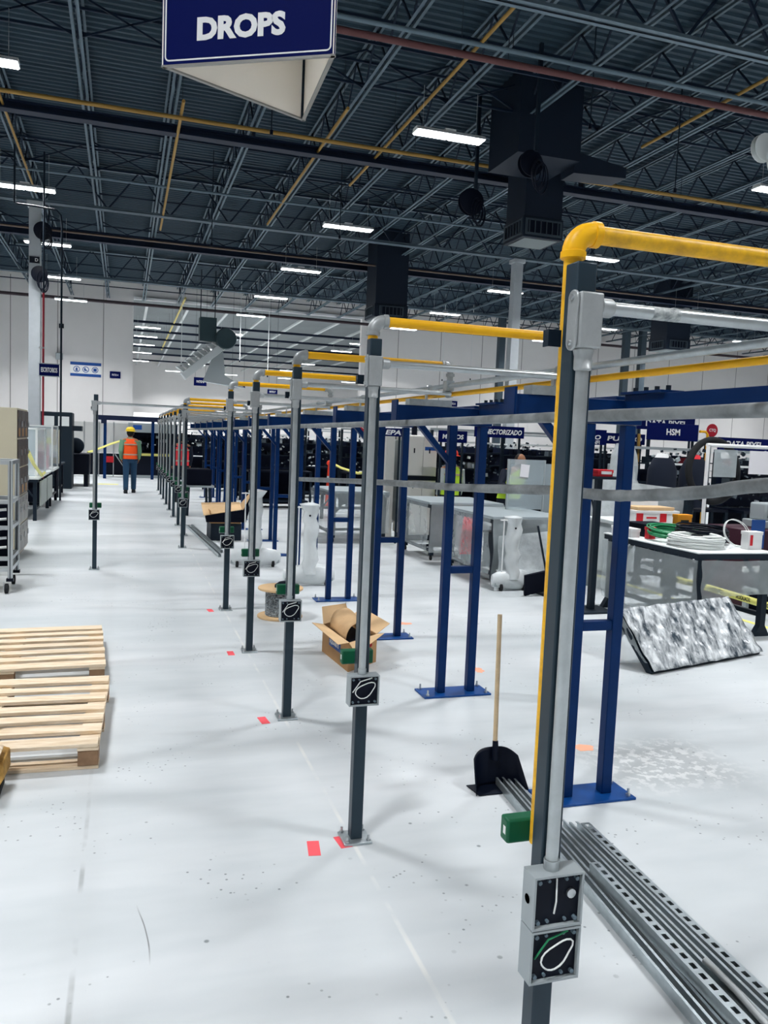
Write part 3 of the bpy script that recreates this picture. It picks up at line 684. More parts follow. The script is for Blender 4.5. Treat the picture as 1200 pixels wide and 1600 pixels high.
# ---------------------------------------------------------------- workshop beyond the pylons
def table(name, label, cat, x0, x1, y0, y1, z, top=TOPW, leg=DARK, th=.04, feet=True, stretch=.18, group=None, wheels=False):
    t = thing(name, label, cat, ((x0 + x1) / 2, (y0 + y1) / 2, 0), group)
    MB().b2((x0, y0, z - th), (x1, y1, z)).build('tabletop', top, t, bevel=.005)
    MB().b2((x0 + .01, y0 + .01, z - th - .05), (x1 - .01, y0 + .06, z - th)).build('apron', leg, t); MB().b2((x0 + .01, y0 + .06, z - th - .05), (x0 + .06, y1 - .01, z - th)).build('apron', leg, t)
    zl = .07 if wheels else 0
    for x in (x0 + .07, x1 - .07):
        for y in (y0 + .07, y1 - .07):
            l = MB().b2((x - .03, y - .03, zl), (x + .03, y + .03, z - th)).build('leg', leg, t)
            if feet: MB().prism([(x - .09, y - .031, zl), (x + .09, y - .031, zl), (x + .03, y - .031, zl + .1), (x - .03, y - .031, zl + .1)], (0, .062, 0)).build('foot_gusset', leg, l)
            if wheels: MB().lathe((x - .015, y, .035), [(.02, 0), (.035, .004), (.035, .026), (.02, .03)], 14, ax=0).build('caster', RUBBER, l)
    if stretch:
        for x in (x0 + .07, x1 - .07): MB().b2((x - .02, y0 + .1, stretch), (x + .02, y1 - .1, stretch + .04)).build('stretcher', leg, t)
        MB().b2((x0 + .09, (y0 + y1) / 2 - .02, stretch), (x1 - .09, (y0 + y1) / 2 + .02, stretch + .04)).build('stretcher', leg, t)
    for y in (y0 + .07,): MB().bar((x0 + .1, y, z - .35), (x0 + .32, y, z - th - .03), .03, .03).build('corner_brace', leg, t); MB().bar((x1 - .1, y, z - .35), (x1 - .32, y, z - th - .03), .03, .03).build('corner_brace', leg, t)
    return t
def sheet(name, label, p00, p10, p01, p11, m=FILM, amp=.03, nu=14, nv=10, seed=0, cat='plastic film', group=None, parent=None):
    """crinkled hanging sheet"""
    a, b_, c, d = V(*p00), V(*p10), V(*p01), V(*p11); n = (b_ - a).cross(c - a).normalized(); rg = random.Random(seed); ph = [rg.uniform(0, 6) for _ in range(6)]
    def f(u, v):
        p = (a * (1 - u) + b_ * u) * (1 - v) + (c * (1 - u) + d * u) * v
        return tuple(p + n * amp * (math.sin(7 * u + ph[0] + 3 * v) * .5 + math.sin(13 * u - 5 * v + ph[1]) * .3 + math.sin(9 * v + 4 * u + ph[2]) * .4))
    o = MB().grid(f, nu, nv).build(name, m, parent, ang=180)
    return tag(o, label, cat, group) if parent is None else o
# wrapped panel tilted on the floor
t = thing('wrapped_board', 'tilted board wrapped in crinkled silver-white plastic on the floor', 'wrapped board', (4.5, 5.45, 0))
c0 = V(3.84, 5.10, 0.02); ed = V(1.36, .38, 0).normalized(); nb = V(-ed.y, ed.x, 0); sl = (nb * .37 + V(0, 0, .41)).normalized(); nn = ed.cross(sl)
rg = random.Random(3)
def pnl(u, v):
    p = c0 + ed * (1.41 * u) + sl * (.55 * v); return tuple(p + nn * (.012 + .010 * (math.sin(31 * u + 7 * v) * math.sin(17 * v + 3 * u) + .6 * math.sin(53 * u - 21 * v))))
b = MB(); b.grid(pnl, 44, 22); b.build('wrapped_face', WRAPD, t, solid=.006, ang=180)
b = MB(); P = [c0 - nn * .012, c0 + ed * 1.41 - nn * .012, c0 + ed * 1.41 + sl * .55 - nn * .012, c0 + sl * .55 - nn * .012]; b.prism(P, tuple(-nn * .055)); b.build('panel_core', DARK, t, bevel=.006)
for u in (.12, .88):
    p = c0 + ed * 1.41 * u + sl * .50 - nn * .07; b = MB(); b.bar(p, V(p.x + nb.x * .18, p.y + nb.y * .18, .015), .03, .03); b.build('rear_prop', DARK, t)
sheet('film_flap', '', tuple(c0 + sl * .55), tuple(c0 + sl * .55 + nb * .12), tuple(c0 + sl * .08), tuple(V(3.76, 5.42, .01)), FILM, .02, 8, 8, 2, parent=t)
# table with cables and boxes
tA = (4.92, 5.80, 6.02, 7.55); ZA = .80
table('cable_table', 'white-topped dark-legged table loaded with cables behind the tilted board', 'table', *tA, ZA, th=.014)
sheet('film_sheet', 'clear plastic film hanging over the side of the cable table', (4.90, 6.0, .10), (4.90, 7.5, .12), (4.90, 6.0, ZA - .07), (4.90, 7.5, ZA - .07), seed=1, group=None)
sheet('film_sheet', 'clear plastic film bunched under the front edge of the cable table', (4.95, 5.99, .38), (5.75, 5.99, .42), (4.95, 5.99, ZA - .07), (5.78, 5.99, ZA - .07), seed=4)
def coil(name, label, c, r, n, m, tr=.006, tilt=0, group=None, sq=1.0, cat='cable coil'):
    b = MB(); rg = random.Random(int(c[0] * 91 + c[1] * 37)); R_ = Matrix.Rotation(tilt, 3, 'X')
    for k in range(n):
        rr = r * rg.uniform(.82, 1.05); zz = (k // 3) * tr * 1.9; o = V(rg.uniform(-.02, .02), rg.uniform(-.02, .02), zz)
        b.tube([V(*c) + o + R_ @ V(rr * sq * math.cos(a), rr * math.sin(a), .004 * math.sin(3 * a + k)) for a in [2 * math.pi * i / 28 for i in range(28)]], tr, n=6, closed=True)
    return tag(b.build(name, m), label, cat, group)
coil('cable_coil', 'flat coil of white cable on the near end of the cable table', (5.22, 6.42, ZA + .01), .25, 20, WIRE, .009, sq=.95)
coil('cable_coil', 'coil of green cable in the middle of the cable table', (5.30, 6.88, ZA + .06), .24, 14, GREENW, .008, .12, sq=1.1)
coil('cable_coil', 'coil of black cable on the cable table beside the green one', (5.50, 6.72, ZA + .04), .24, 22, BLACK, .009, .05)
coil('cable_coil', 'loose white loop rising at the far corner of the cable table', (5.62, 6.35, ZA + .14), .15, 2, WIRE, .004, 1.1)
def carton(label, lo, hi, m=None, nm='small_box', cat='box', bits=()):
    t = thing(nm, label, cat, ((lo[0] + hi[0]) / 2, (lo[1] + hi[1]) / 2, lo[2])); MB().b2(lo, hi).build('box_body', m or WHT, t, bevel=.004)
    b = MB(); b.b2((lo[0] - .004, lo[1] - .004, hi[2] - .03), (hi[0] + .004, hi[1] + .004, hi[2] + .002)); b.build('lid', m or WHT, t, bevel=.003)
    for k, (u, z, w, h, mm) in enumerate(bits): MB().b2((lo[0] + u - w / 2, lo[1] - .0065, lo[2] + z - h / 2), (lo[0] + u + w / 2, lo[1] - .0045, lo[2] + z + h / 2)).build('printed_mark', mm, t, smooth=False)
    return t
carton('black folded plastic bag of parts lying behind the green coil', (5.15, 7.15, ZA), (5.5, 7.5, ZA + .13), BLK2, 'parts_bag', 'bag')
carton('orange yellow small box standing on the cable table', (5.52, 7.12, ZA), (5.70, 7.2, ZA + .24), mat('orange_box', '#e8981f', .5), bits=((.09, .17, .1, .03, INK), (.09, .1, .12, .02, INK)))
carton('white red-topped stub of tape dispenser on the cable table', (5.08, 6.98, ZA), (5.16, 7.05, ZA + .12), RED, 'tape_dispenser', 'dispenser')
carton('upright white carton with red print at the corner of the cable table', (5.62, 6.2, ZA), (5.78, 6.3, ZA + .17), WHT, bits=((.03, .09, .03, .1, RED),))
carton('low white tray of parts at the far end of the cable table', (4.95, 7.1, ZA), (5.06, 7.45, ZA + .09), WHT, 'parts_tray', 'tray')
# second table behind with white boxes
table('packing_table', 'packing table with white boxes standing behind the cable table', 'table', 5.45, 6.28, 7.95, 8.8, .86, leg=DARK)
carton('flat white carton printed with red circles on the packing table', (5.62, 8.0, .861), (6.22, 8.35, 1.0), WHT, bits=((.06, .06, .09, .10, RED), (.38, .06, .09, .10, RED), (.22, .06, .14, .02, RED)))
carton('cardboard tray lying on the red-circled white carton', (5.66, 8.02, 1.003), (6.16, 8.3, 1.04), CARDL, 'cardboard_tray', 'tray')
carton('white carton set on the packing table behind the cardboard tray', (5.8, 8.38, .861), (6.2, 8.62, 1.13), WHT)
sheet('film_sheet', 'milky plastic film sagging across the far side of the packing table', (5.8, 8.98, .5), (6.96, 8.86, .5), (5.65, 9.02, 1.32), (6.96, 8.86, 1.22), BAGF, .05, seed=7)
MB_ = MB(); MB_.b2((6.97, 8.82, 0), (7.07, 8.92, 1.28)); tag(MB_.build('perforated_post', DARK, bevel=.004), 'dark perforated steel upright beside the packing table', 'upright')
# tall bagged machine by the second pylon
t = thing('bagged_machine', 'tall equipment covered with a translucent plastic bag behind the first pylon', 'covered machine', (6.42, 9.5, 0))
b = MB(); rg = random.Random(9); rings = []
for i in range(12):
    z = .02 + 1.76 * i / 11; w = .30 + .06 * math.sin(i * 1.3) + .03 * rg.uniform(-1, 1); w *= 1 if i < 9 else (1 - .22 * (i - 8)); rings.append(((6.42 + .03 * rg.uniform(-1, 1), 9.5, z), max(w, .08), max(w, .08) * .8))
b.loft(rings, 18); b.build('plastic_bag', BAGF, t); MB().b2((6.28, 9.35, 0), (6.56, 9.65, 1.5)).build('machine_body', BOXG, t, bevel=.01)
t = thing('bagged_machine', 'lower bagged equipment with a blue patch behind the front post', 'covered machine', (5.66, 9.35, 0)); rings = []
for i in range(10):
    z = .02 + 1.64 * i / 9; w = .22 + .05 * math.sin(i * 1.7 + 1); w *= 1 if i < 7 else (1 - .28 * (i - 6)); rings.append(((5.66, 9.35, z), max(w, .06), max(w, .06) * .8))
b = MB(); b.loft(rings, 16); b.build('plastic_bag', BAGF, t); MB().b2((5.56, 9.25, 0), (5.76, 9.45, 1.1)).build('machine_body', DARK, t); MB().b2((5.58, 9.247, .9), (5.7, 9.249, 1.08)).build('blue_patch', LABEL, t)
t = thing('narrow_stand', 'narrow dark single-pole stand carrying a red box behind the front post', 'stand', (4.68, 7.3, 0)); MB().b2((4.46, 7.15, 1.385), (4.94, 7.5, 1.41)).build('top_plate', DARK, t); MB().b2((4.65, 7.3, .02), (4.71, 7.36, 1.385)).build('pole', DARK, t); MB().b2((4.5, 7.15, 0), (4.86, 7.5, .02)).build('foot_plate', DARK, t)
carton('small red box on the narrow dark stand', (4.58, 7.2, 1.411), (4.76, 7.35, 1.48), RED, bits=((.1, .04, .12, .03, WHT),))
# wrapped desks further back
DESKT = mat('desk_grey', '#98a2a6', .45)
def wrapped_desk(x0, x1, y0, y1, z, label, seed, wheels=True, col=DARK):
    t = table('wrapped_desk', label, 'desk', x0, x1, y0, y1, z, top=DESKT, leg=col, th=.035, feet=False, group='desks wrapped in film', wheels=wheels, stretch=.12)
    sheet('film_wrap', '', (x0 - .02, y0, .15), (x0 - .02, y1, .15), (x0 - .02, y0, z - .02), (x0 - .02, y1, z - .02), FILM, .03, seed=seed, parent=t)
    sheet('film_wrap', '', (x0, y0 - .03, .12), (x1, y0 - .03, .16), (x0, y0 - .03, z - .02), (x1, y0 - .03, z - .02), FILM, .03, seed=seed + 3, parent=t)
    return t
wrapped_desk(4.18, 5.25, 8.75, 10.2, .84, 'film-wrapped grey desk behind the second blue pylon', 11)
wrapped_desk(4.15, 5.3, 10.75, 12.0, .84, 'film-wrapped grey desk on casters farther back between two pylons', 12)
wrapped_desk(3.2, 4.2, 12.75, 14.1, .84, 'film-wrapped desk behind the third blue pylon', 13)
lift(4.34, 8.50, 1, 'white-wrapped lift leg standing by the film-wrapped desk', .86, .5)
t = thing('display_stand', 'black flat screen stand lying tilted by the white-wrapped lift leg', 'screen stand', (4.45, 8.2, 0))
b = MB(); b.box((4.44, 8.12, .15), (.26, .03, .26), Matrix.Rotation(-.2, 3, 'Y') @ Matrix.Rotation(.3, 3, 'X')); b.build('panel', BLK2, t, bevel=.004)
b = MB(); b.box((4.66, 8.2, .17), (.34, .12, .08), Matrix.Rotation(-.25, 3, 'Y')); b.build('arm', BLACK, t, bevel=.004); b = MB(); b.b2((4.55, 8.1, 0), (4.85, 8.35, .03)); b.build('foot', BLACK, t)
b = MB(); b.bar((4.72, 8.28, .05), (4.56, 8.34, .78), .05, .02); b.build('blade', DARK, t)
def acrylic(x0, x1, y, z0, z1, label, seed):
    t = thing('clear_screen', label, 'screen', ((x0 + x1) / 2, y, z0), 'upright clear sheets')
    MB().b2((x0, y, z0), (x1, y + .006, z1)).build('sheet', ACRY, t); 
    for x in (x0, x1): MB().b2((x - .012, y - .008, z0), (x + .012, y + .014, z1)).build('edge_strip', BOXG, t)
    return t
a1 = acrylic(4.88, 5.42, 9.82, .841, 1.51, 'upright clear sheet with white paper standing on the film-wrapped desk', 1)
MB().box((5.12, 9.812, 1.36), (.13, .003, .17), Matrix.Rotation(.08, 3, 'Y')).build('paper_note', PAPER, a1, smooth=False)
acrylic(5.46, 6.1, 9.9, 0, 1.46, 'upright clear sheet next to the one with white paper', 2)
for k_, (x0, y0, w_, h_, lab) in enumerate(((4.35, 9.0, .5, .42, 'dark box stored under the film-wrapped desk by the wrapped lift leg'), (4.4, 11.0, .6, .35, 'dark box stored under the film-wrapped desk on casters'), (4.92, 9.2, .2, .4, 'tall dark box under the desk with the clear sheets'))):
    t = thing('storage_box', lab, 'box', (x0 + w_ / 2, y0 + .3, .0)); z_ = .161
    MB().b2((x0, y0, z_), (x0 + w_, y0 + .35, z_ + h_)).build('box_body', DARK, t, bevel=.01); MB().b2((x0 - .01, y0 - .01, z_ + h_), (x0 + w_ + .01, y0 + .36, z_ + h_ + .03)).build('lid', BLACK, t, bevel=.005)
sheet('film_sheet', 'crumpled clear film trailing to the floor in front of the desk with the clear sheets', (4.1, 8.45, .01), (5.3, 8.62, .01), (4.25, 8.68, .62), (5.3, 8.70, .70), BAGF, .04, seed=21)
sheet('film_sheet', 'torn clear film hanging between the desk and the tall narrow stand', (5.3, 8.5, .05), (5.6, 7.95, .05), (5.3, 8.6, .9), (5.42, 7.9, .85), FILM, .04, seed=22)
# red streaked boards between desks
t = thing('red_board', 'red board standing behind film between two legs of the second pylon', 'board', (4.6, 9.4, 0)); b = MB(); b.box((4.62, 10.4, .45), (.22, .03, .62), Matrix.Rotation(.06, 3, 'Y')); b.build('board', VESTR, t, bevel=.004); MB().b2((4.5, 10.38, 0), (4.74, 10.46, .15)).build('board_foot', BOXG, t)
# white electronics cabinet
t = thing('machine_cabinet', 'tall white machine cabinet with blue label between the pylons', 'cabinet', (4.85, 13.25, 0))
MB().b2((4.55, 13.0, .1), (5.10, 13.6, 1.80)).build('body', MACHW, t, bevel=.015); MB().b2((4.6, 13.05, 0), (5.05, 13.55, .1)).build('plinth', BLACK, t)
for x0, x1 in ((4.57, 4.84), (4.845, 5.08)):
    d = MB().b2((x0, 12.985, 1.12), (x1, 13.0, 1.78)).build('door', MACHW, t, bevel=.004); MB().b2((x0 + .1, 12.975, 1.5), (x0 + .12, 12.985, 1.58)).build('latch', BLACK, d)
    d = MB().b2((x0, 12.985, .14), (x1, 13.0, 1.03)).build('door', MACHW, t, bevel=.004); MB().b2((x0 + .1, 12.975, .9), (x0 + .12, 12.985, .95)).build('latch', BLACK, d)
MB().b2((4.56, 12.98, 1.04), (5.09, 13.0, 1.11)).build('dark_band', BLACK, t); MB().b2((4.87, 12.978, 1.55), (5.07, 12.984, 1.61)).build('blue_label', LABEL, t, smooth=False)
b = MB(); b.cyl((4.78, 13.3, 1.80), (4.78, 13.3, 1.99), .05); b.build('top_fan', BLACK, t); MB().b2((4.5, 13.1, .3), (4.549, 13.5, 1.7)).build('side_panel', BOXG, t)
t = thing('machine_cabinet', 'narrow white cabinet half hidden behind the third pylon leg', 'cabinet', (4.35, 13.6, 0)); MB().b2((4.28, 13.3, 0), (4.44, 13.9, 1.80)).build('body', MACHW, t, bevel=.01); MB().b2((4.3, 13.29, .9), (4.42, 13.3, 1.7)).build('door', MACHW, t)

# workstations in the dark rows: frames, shelves, hanging harnesses, bins
BINM = [BLACK, BLK2, DARK, mat('bin_navy', '#16284c', .5), mat('bin_grey', '#59646c', .5), mat('bin_light', '#a8b2b6', .5), mat('bin_red', '#7c2430', .5)]
def bin_mesh(w, d, h, m):
    b = MB(); b.b2((-w / 2, -d / 2, 0), (w / 2, d / 2, .01)); b.b2((-w / 2, -d / 2, .01), (-w / 2 + .01, d / 2, h)); b.b2((w / 2 - .01, -d / 2, .01), (w / 2, d / 2, h)); b.b2((-w / 2 + .01, d / 2 - .01, .01), (w / 2 - .01, d / 2, h)); b.b2((-w / 2 + .01, -d / 2, .01), (w / 2 - .01, -d / 2 + .01, h * .55))
    o = b.build('parts_bin', m, smooth=False); return o
PROTO = [bin_mesh(.11 + .03 * (i % 3), .16, .09 + .02 * (i % 2), BINM[i]) for i in range(7)]
used = set(); nbin = 0
def put_bin(x, y, z, rz, label, grp):
    k = RND.choices(range(7), (5, 4, 4, 4, 3, 2, 1))[0]
    o = PROTO[k] if k not in used else PROTO[k].copy()
    if k in used: S.collection.objects.link(o)
    used.add(k); o.location = (x, y, z); o.rotation_euler = (0, 0, rz); tag(o, label, 'bin', grp)
def workstation(x, y, w, d, label, where, h=2.05, bins=True, face=0, seed=0):
    """open side faces -y"""
    t = thing('workstation', label, 'workstation', (x, y, 0), 'dark assembly workstations')
    rg = random.Random(seed); x0, x1 = x - w / 2, x + w / 2; y1 = y + d / 2; y0 = y - d / 2
    for px in (x0 + .03, x1 - .03):
        MB().b2((px - .025, y1 - .05, 0), (px + .025, y1, h)).build('upright', DARK, t); MB().b2((px - .025, y0, 0), (px + .025, y0 + .05, .84)).build('leg', DARK, t)
    MB().b2((x0, y0, .84), (x1, y1, .88)).build('worktop', BLACK, t); MB().b2((x0 + .055, y1 - .02, .9), (x1 - .055, y1 - .005, h - .3)).build('back_panel', mat('back_navy', '#101d38', .6), t, smooth=False)
    for z in (1.22, 1.50): MB().b2((x0 + .055, y1 - .30, z), (x1 - .055, y1 - .02, z + .02)).build('shelf', DARK, t)
    MB().b2((x0, y1 - .04, h), (x1, y1 - .01, h + .04)).build('top_rail', BOXG, t); MB().b2((x0 + .1, y1 - .36, h - .22), (x1 - .1, y1 - .30, h - .19)).build('light_rail', TOPW, t)
    MB().b2((x0 + .06, y0 + .08, .14), (x1 - .06, y1 - .08, .18)).build('lower_shelf', DARK, t)
    MB().b2((x0 + .055, y1 - .03, .05), (x1 - .055, y1 - .02, .83)).build('light_stop_panel', BLK2, t, smooth=False)  # dark panel added to stop light coming through under the shelves
    # harness clutter hanging on the back panel
    b = MB(); b.k = 0
    for i in range(60):
        px = rg.uniform(x0 + .1, x1 - .1); pz = rg.choice((rg.uniform(1.26, 1.45), rg.uniform(1.55, 1.75), rg.uniform(.95, 1.15))); s = rg.uniform(.012, .04); b.k = rg.choices((0, 1, 2, 3), (6, 3, 2, .5))[0]
        b.box((px, y1 - .30 - rg.uniform(0, .06), pz), (s * 1.5, s, s * rg.uniform(.6, 2)), Matrix.Rotation(rg.uniform(-.6, .6), 3, 'Y'))
    o = b.build('hanging_parts', [BINM[2], BINM[5], BINM[4], TOPW], t, smooth=False); o['kind'] = 'stuff'
    if bins:
        for z in (1.241, 1.521):
            n = int((w - .3) / .19)
            for i in range(n):
                if rg.random() < .8: put_bin(x0 + .2 + i * .19, y1 - .16, z, 0, 'small open parts bin on a shelf of the dark assembly workstations', 'parts bins on the workstations')
    return t
WS = [(6.0, 13.8, 1.2), (7.4, 13.5, 1.4), (8.85, 13.3, 1.35), (10.3, 13.1, 1.4), (11.8, 12.9, 1.4), (7.9, 10.2, 1.2), (9.25, 10.0, 1.3), (6.0, 16.0, 1.3), (7.5, 16.4, 1.4), (3.5, 19.2, 1.5), (5.9, 19.4, 1.5), (3.6, 21.5, 1.5), (5.2, 22.5, 1.5), (3.0, 24.6, 1.5), (4.8, 25.5, 1.5), (2.45, 28.6, 1.5), (4.1, 29.6, 1.5), (5.8, 29.4, 1.5), (7.6, 28.8, 1.5), (9.4, 28.2, 1.5), (7.6, 22.8, 1.5), (9.4, 20.5, 1.5), (8.9, 16.6, 1.4)]
WSL = ['behind the white machine cabinet', 'under the CONECTORIZADO sign', 'behind the front post, under the sign ending DO', 'under the DATA PIXEL sign at the back', 'beyond the round red sign', 'under the HSM sign', 'under the low DATA PIXEL sign', 'behind the desks past the third pylon', 'behind the caution tape past the cabinet', 'behind the orange cone', 'beyond the orange cone toward the back', 'behind the fourth pylon, deep in the hall', 'deep in the hall behind the fifth pylon', 'deepest one behind the distant posts', 'deepest one behind the distant pylons', 'at the far end next to the shelving machine', 'at the far end, second past the shelving machine', 'at the far end, third past the shelving machine', 'at the far end, fourth past the shelving machine', 'at the far end, last past the shelving machine', 'deep in the hall between the cone and the far column', 'deep behind the CONECTORIZADO sign', 'close behind the PUNTO sign']
for i, (x, y, w) in enumerate(WS): workstation(x, y, w, .75, 'dark assembly workstation ' + WSL[i], '', seed=i, bins=True, h=1.92 if y > 12 else 1.72)
# hanging area signs
def flat_sign(x0, x1, y, z0, z1, body, label, hgt=.5, wid=.7, shear=0, hang=True, m=NAVY, nm='hanging_sign'):
    t = thing(nm, label, 'sign', ((x0 + x1) / 2, y, z0), 'navy area signs')
    MB().b2((x0, y, z0), (x1, y + .03, z1)).build('board', m, t, bevel=.003)
    text(body, ((x0 + x1) / 2, y - .0015, (z0 + z1) / 2), (1, 0, 0), (0, 0, 1), (z1 - z0) * hgt, WHT, t, wid=(x1 - x0) * wid, shear=shear, bold=.03)
    if hang == 2:
        for x in (x0 + .06, x1 - .06): MB().cyl((x, y + .015, z1), (x, y + .015, 8.62), .006, n=5).build('hanger_wire', DARK, t)
    elif hang:
        for x in (x0 + .06, x1 - .06): MB().b2((x - .015, y + .031, 0), (x + .015, y + .06, z1 - .02)).build('sign_post', DARK, t)
    return t
flat_sign(7.58, 8.50, 10.62, 1.87, 2.13, 'HSM', 'navy hanging sign reading HSM', .38, .27)
flat_sign(8.42, 9.60, 12.1, 2.07, 2.30, 'DATA PIXEL', 'navy hanging sign reading DATA PIXEL, just above the HSM sign', .5, .72)
flat_sign(9.05, 10.05, 10.8, 1.76, 1.965, 'DATA PIXEL', 'navy hanging sign reading DATA PIXEL, low at the picture edge', .5, .72, .15)
flat_sign(5.36, 6.24, 12.05, 1.81, 1.995, 'CONECTORIZADO', 'navy hanging sign reading CONECTORIZADO beside the second pylon', .45, .90, .2)
flat_sign(4.84, 5.34, 12.3, 1.70, 1.89, 'MEDIOS', 'navy hanging sign ending IOS between the pylon legs', .4, .74, .1)
flat_sign(3.80, 4.35, 12.6, 1.76, 1.89, 'PREPA', 'navy sign reading PREPA behind the third pylon', .6, .8, .2)
t = flat_sign(6.45, 7.37, 11.4, 1.76, 2.0, 'ACABADO', 'navy sign ending DO behind the front post', .3, .78, .15); text('INFI', (7.18, 11.398, 1.80), (1, 0, 0), (0, 0, 1), .06, WHT, t)
flat_sign(8.1, 8.95, 12.6, 1.80, 1.99, 'PUNTO', 'navy sign starting PU behind the first pylon', .45, .85, .1)
t = thing('round_sign', 'round red sign reading CTQ on a post', 'sign', (9.05, 11.0, 0)); MB().cyl((9.05, 10.97, 2.07), (9.05, 10.985, 2.07), .105, n=28).build('disc', SIGNRED, t); text('CTQ', (9.05, 10.968, 2.07), (1, 0, 0), (0, 0, 1), .055, WHT, t, wid=.13); MB().b2((9.035, 10.986, 0), (9.065, 11.01, 2.1)).build('sign_post', BOXG, t)
t = thing('round_sign', 'small round red sign beside the PREPA sign', 'sign', (3.68, 12.6, 0)); MB().cyl((3.68, 12.57, 1.88), (3.68, 12.585, 1.88), .09, n=24).build('disc', SIGNRED, t); text('CTQ', (3.68, 12.568, 1.88), (1, 0, 0), (0, 0, 1), .045, WHT, t, wid=.11); MB().b2((3.67, 12.586, 0), (3.69, 12.6, 1.95)).build('sign_post', YOLD, t)
# white tube frame, tyre-like hose ring, yellow pipes near HSM
t = thing('tube_frame', 'white tube frame standing before the dark workstations', 'frame', (8.15, 9.0, 0))
for x in (7.05, 8.5): MB().cyl((x, 8.6, 0), (x, 8.6, 1.80), .024).build('upright', WHT, t)
MB().cyl((7.03, 8.6, 1.80), (8.52, 8.6, 1.80), .024).build('top_tube', WHT, t); MB().b2((7.7, 8.59, 1.45), (8.2, 8.6, 1.75)).build('paper_sheet', PAPER, t); MB().b2((7.15, 8.59, 1.4), (7.5, 8.6, 1.75)).build('clear_sheet', FILM, t)
b = MB(); b.lathe((7.35, 8.75, 1.45), [(.40, 0), (.44, .01), (.44, .07), (.40, .08)], 36, ax=1); tag(MB().tube([(7.3 + .38 * math.cos(a), 8.78 + .04 * math.sin(a), 1.47 + .40 * math.sin(a)) for a in [2 * math.pi * i / 40 for i in range(40)]], .045, n=10, closed=True).build('black_hose_ring', RUBBER), 'large black hose ring hung behind the white tube frame', 'hose ring')
for i, (x, y, z) in enumerate(((7.02, 9.45, 1.42), (7.5, 9.4, 1.42))):
    t = thing('draped_jacket', ('dark jacket with white collar draped over a stand' if i == 0 else 'dark jacket with red band draped beside the other jacket'), 'jacket', (x, y, 0), 'jackets on stands')
    b = MB(); b.loft([((x, y, .95), .20, .16), ((x, y, 1.2), .22, .17), ((x, y, 1.45), .21, .15), ((x, y, 1.60), .14, .11), ((x, y, 1.66), .06, .05)], 14); b.build('cloth', JACKET, t); b = MB(); b.loft([((x - .03, y - .02, 1.61), .105, .085), ((x - .03, y - .02, 1.64), .09, .075), ((x - .03, y - .02, 1.668), .07, .06)], 12); b.build('collar', WHT if i == 0 else VESTR, t); MB().cyl((x, y, 0), (x, y, .96), .03).build('stand', DARK, t)
tag(MB().tube([(8.51, 10.6, 2.03), (8.62, 10.6, 2.03), (8.66, 10.6, 1.99), (8.66, 10.6, 0)], .02, n=10).build('yellow_riser', YEL), 'short yellow pipe bending down beside the HSM sign', 'pipe')
tag(MB().cyl((7.42, 10.6, 0), (7.42, 10.6, 1.95), .022).build('yellow_riser', YOLD), 'thin yellow upright pipe at the other end of the HSM sign', 'pipe')
tag(MB().b2((7.30, 10.62, 0), (7.36, 10.68, 2.15)).build('grey_upright', BOXG), 'grey steel upright next to the HSM sign', 'upright')
# yellow star ornament
pts = []
for i in range(10): a = math.pi / 2 + i * math.pi / 5; r = .075 if i % 2 == 0 else .035; pts.append((7.02 + r * math.cos(a), 11.36, 1.78 + r * math.sin(a)))
t = thing('star_ornament', 'small yellow star ornament hanging below the sign ending DO', 'ornament', (7.02, 11.36, 1.7)); MB().prism(pts, (0, .01, 0)).build('star', mat("star_yellow", '#f0c63a', .4), t); MB().cyl((7.02, 11.365, 1.84), (7.02, 11.40, 1.99), .002, n=5).build('string', WIRE, t)
# caution tape low beside the rows
t = thing('caution_tape', 'yellow caution tape strung low along the dark base past the cable table', 'caution tape', (6.4, 7.0, .1))
def tp(u, v): return (6.42 - .10 * u + .01 * math.sin(9 * u), 8.5 - 3.2 * u, .11 + .075 * v + .012 * math.sin(5 * u))
b = MB(); b.grid(tp, 40, 2); b.build('tape', TAPE, t, solid=.001)
for i in range(7):
    u = .06 + .135 * i; p = V(*tp(u, .5)); text('PRECAUCION', p + V(-.004, 0, 0), (0, 1, 0), (0, 0, 1), .045, INK, t, wid=.26, shear=.2)
for y in (8.52, 5.28): MB().b2((6.43, y - .02, 0), (6.47, y + .02, .9)).build('tape_post', DARK, t)
# dark bases / blue and dark cabinets at the edge
t = thing('tool_cabinet', 'dark red and blue cabinet at the picture edge behind the cable table', 'cabinet', (7.0, 7.6, 0)); MB().b2((6.62, 7.3, 0), (7.5, 8.0, .86)).build('body', mat('maroon', '#3a1626', .5), t, bevel=.01); MB().b2((6.64, 7.29, .66), (6.82, 7.30, .98)).build('blue_panel', LABEL, t); MB().b2((6.55, 7.25, .40), (7.5, 7.29, .46)).build('white_rail', TOPW, t)
for k in range(3): d = MB().b2((6.93, 7.285, .1 + k * .24), (7.46, 7.30, .3 + k * .24)).build('drawer', BLACK, t); MB().b2((7.1, 7.275, .19 + k * .24), (7.3, 7.285, .21 + k * .24)).build('handle', STEEL, d)
t = thing('machine_vise', 'grey bench machine standing on the dark red cabinet', 'bench machine', (7.1, 7.6, .86)); MB().b2((6.95, 7.45, .861), (7.35, 7.8, .95)).build('base', BOXG, t, bevel=.01); MB().b2((7.0, 7.5, .95), (7.28, 7.75, 1.15)).build('housing', BOXG, t, bevel=.02); MB().b2((7.04, 7.49, .98), (7.2, 7.5, 1.1)).build('dark_window', BLACK, t)
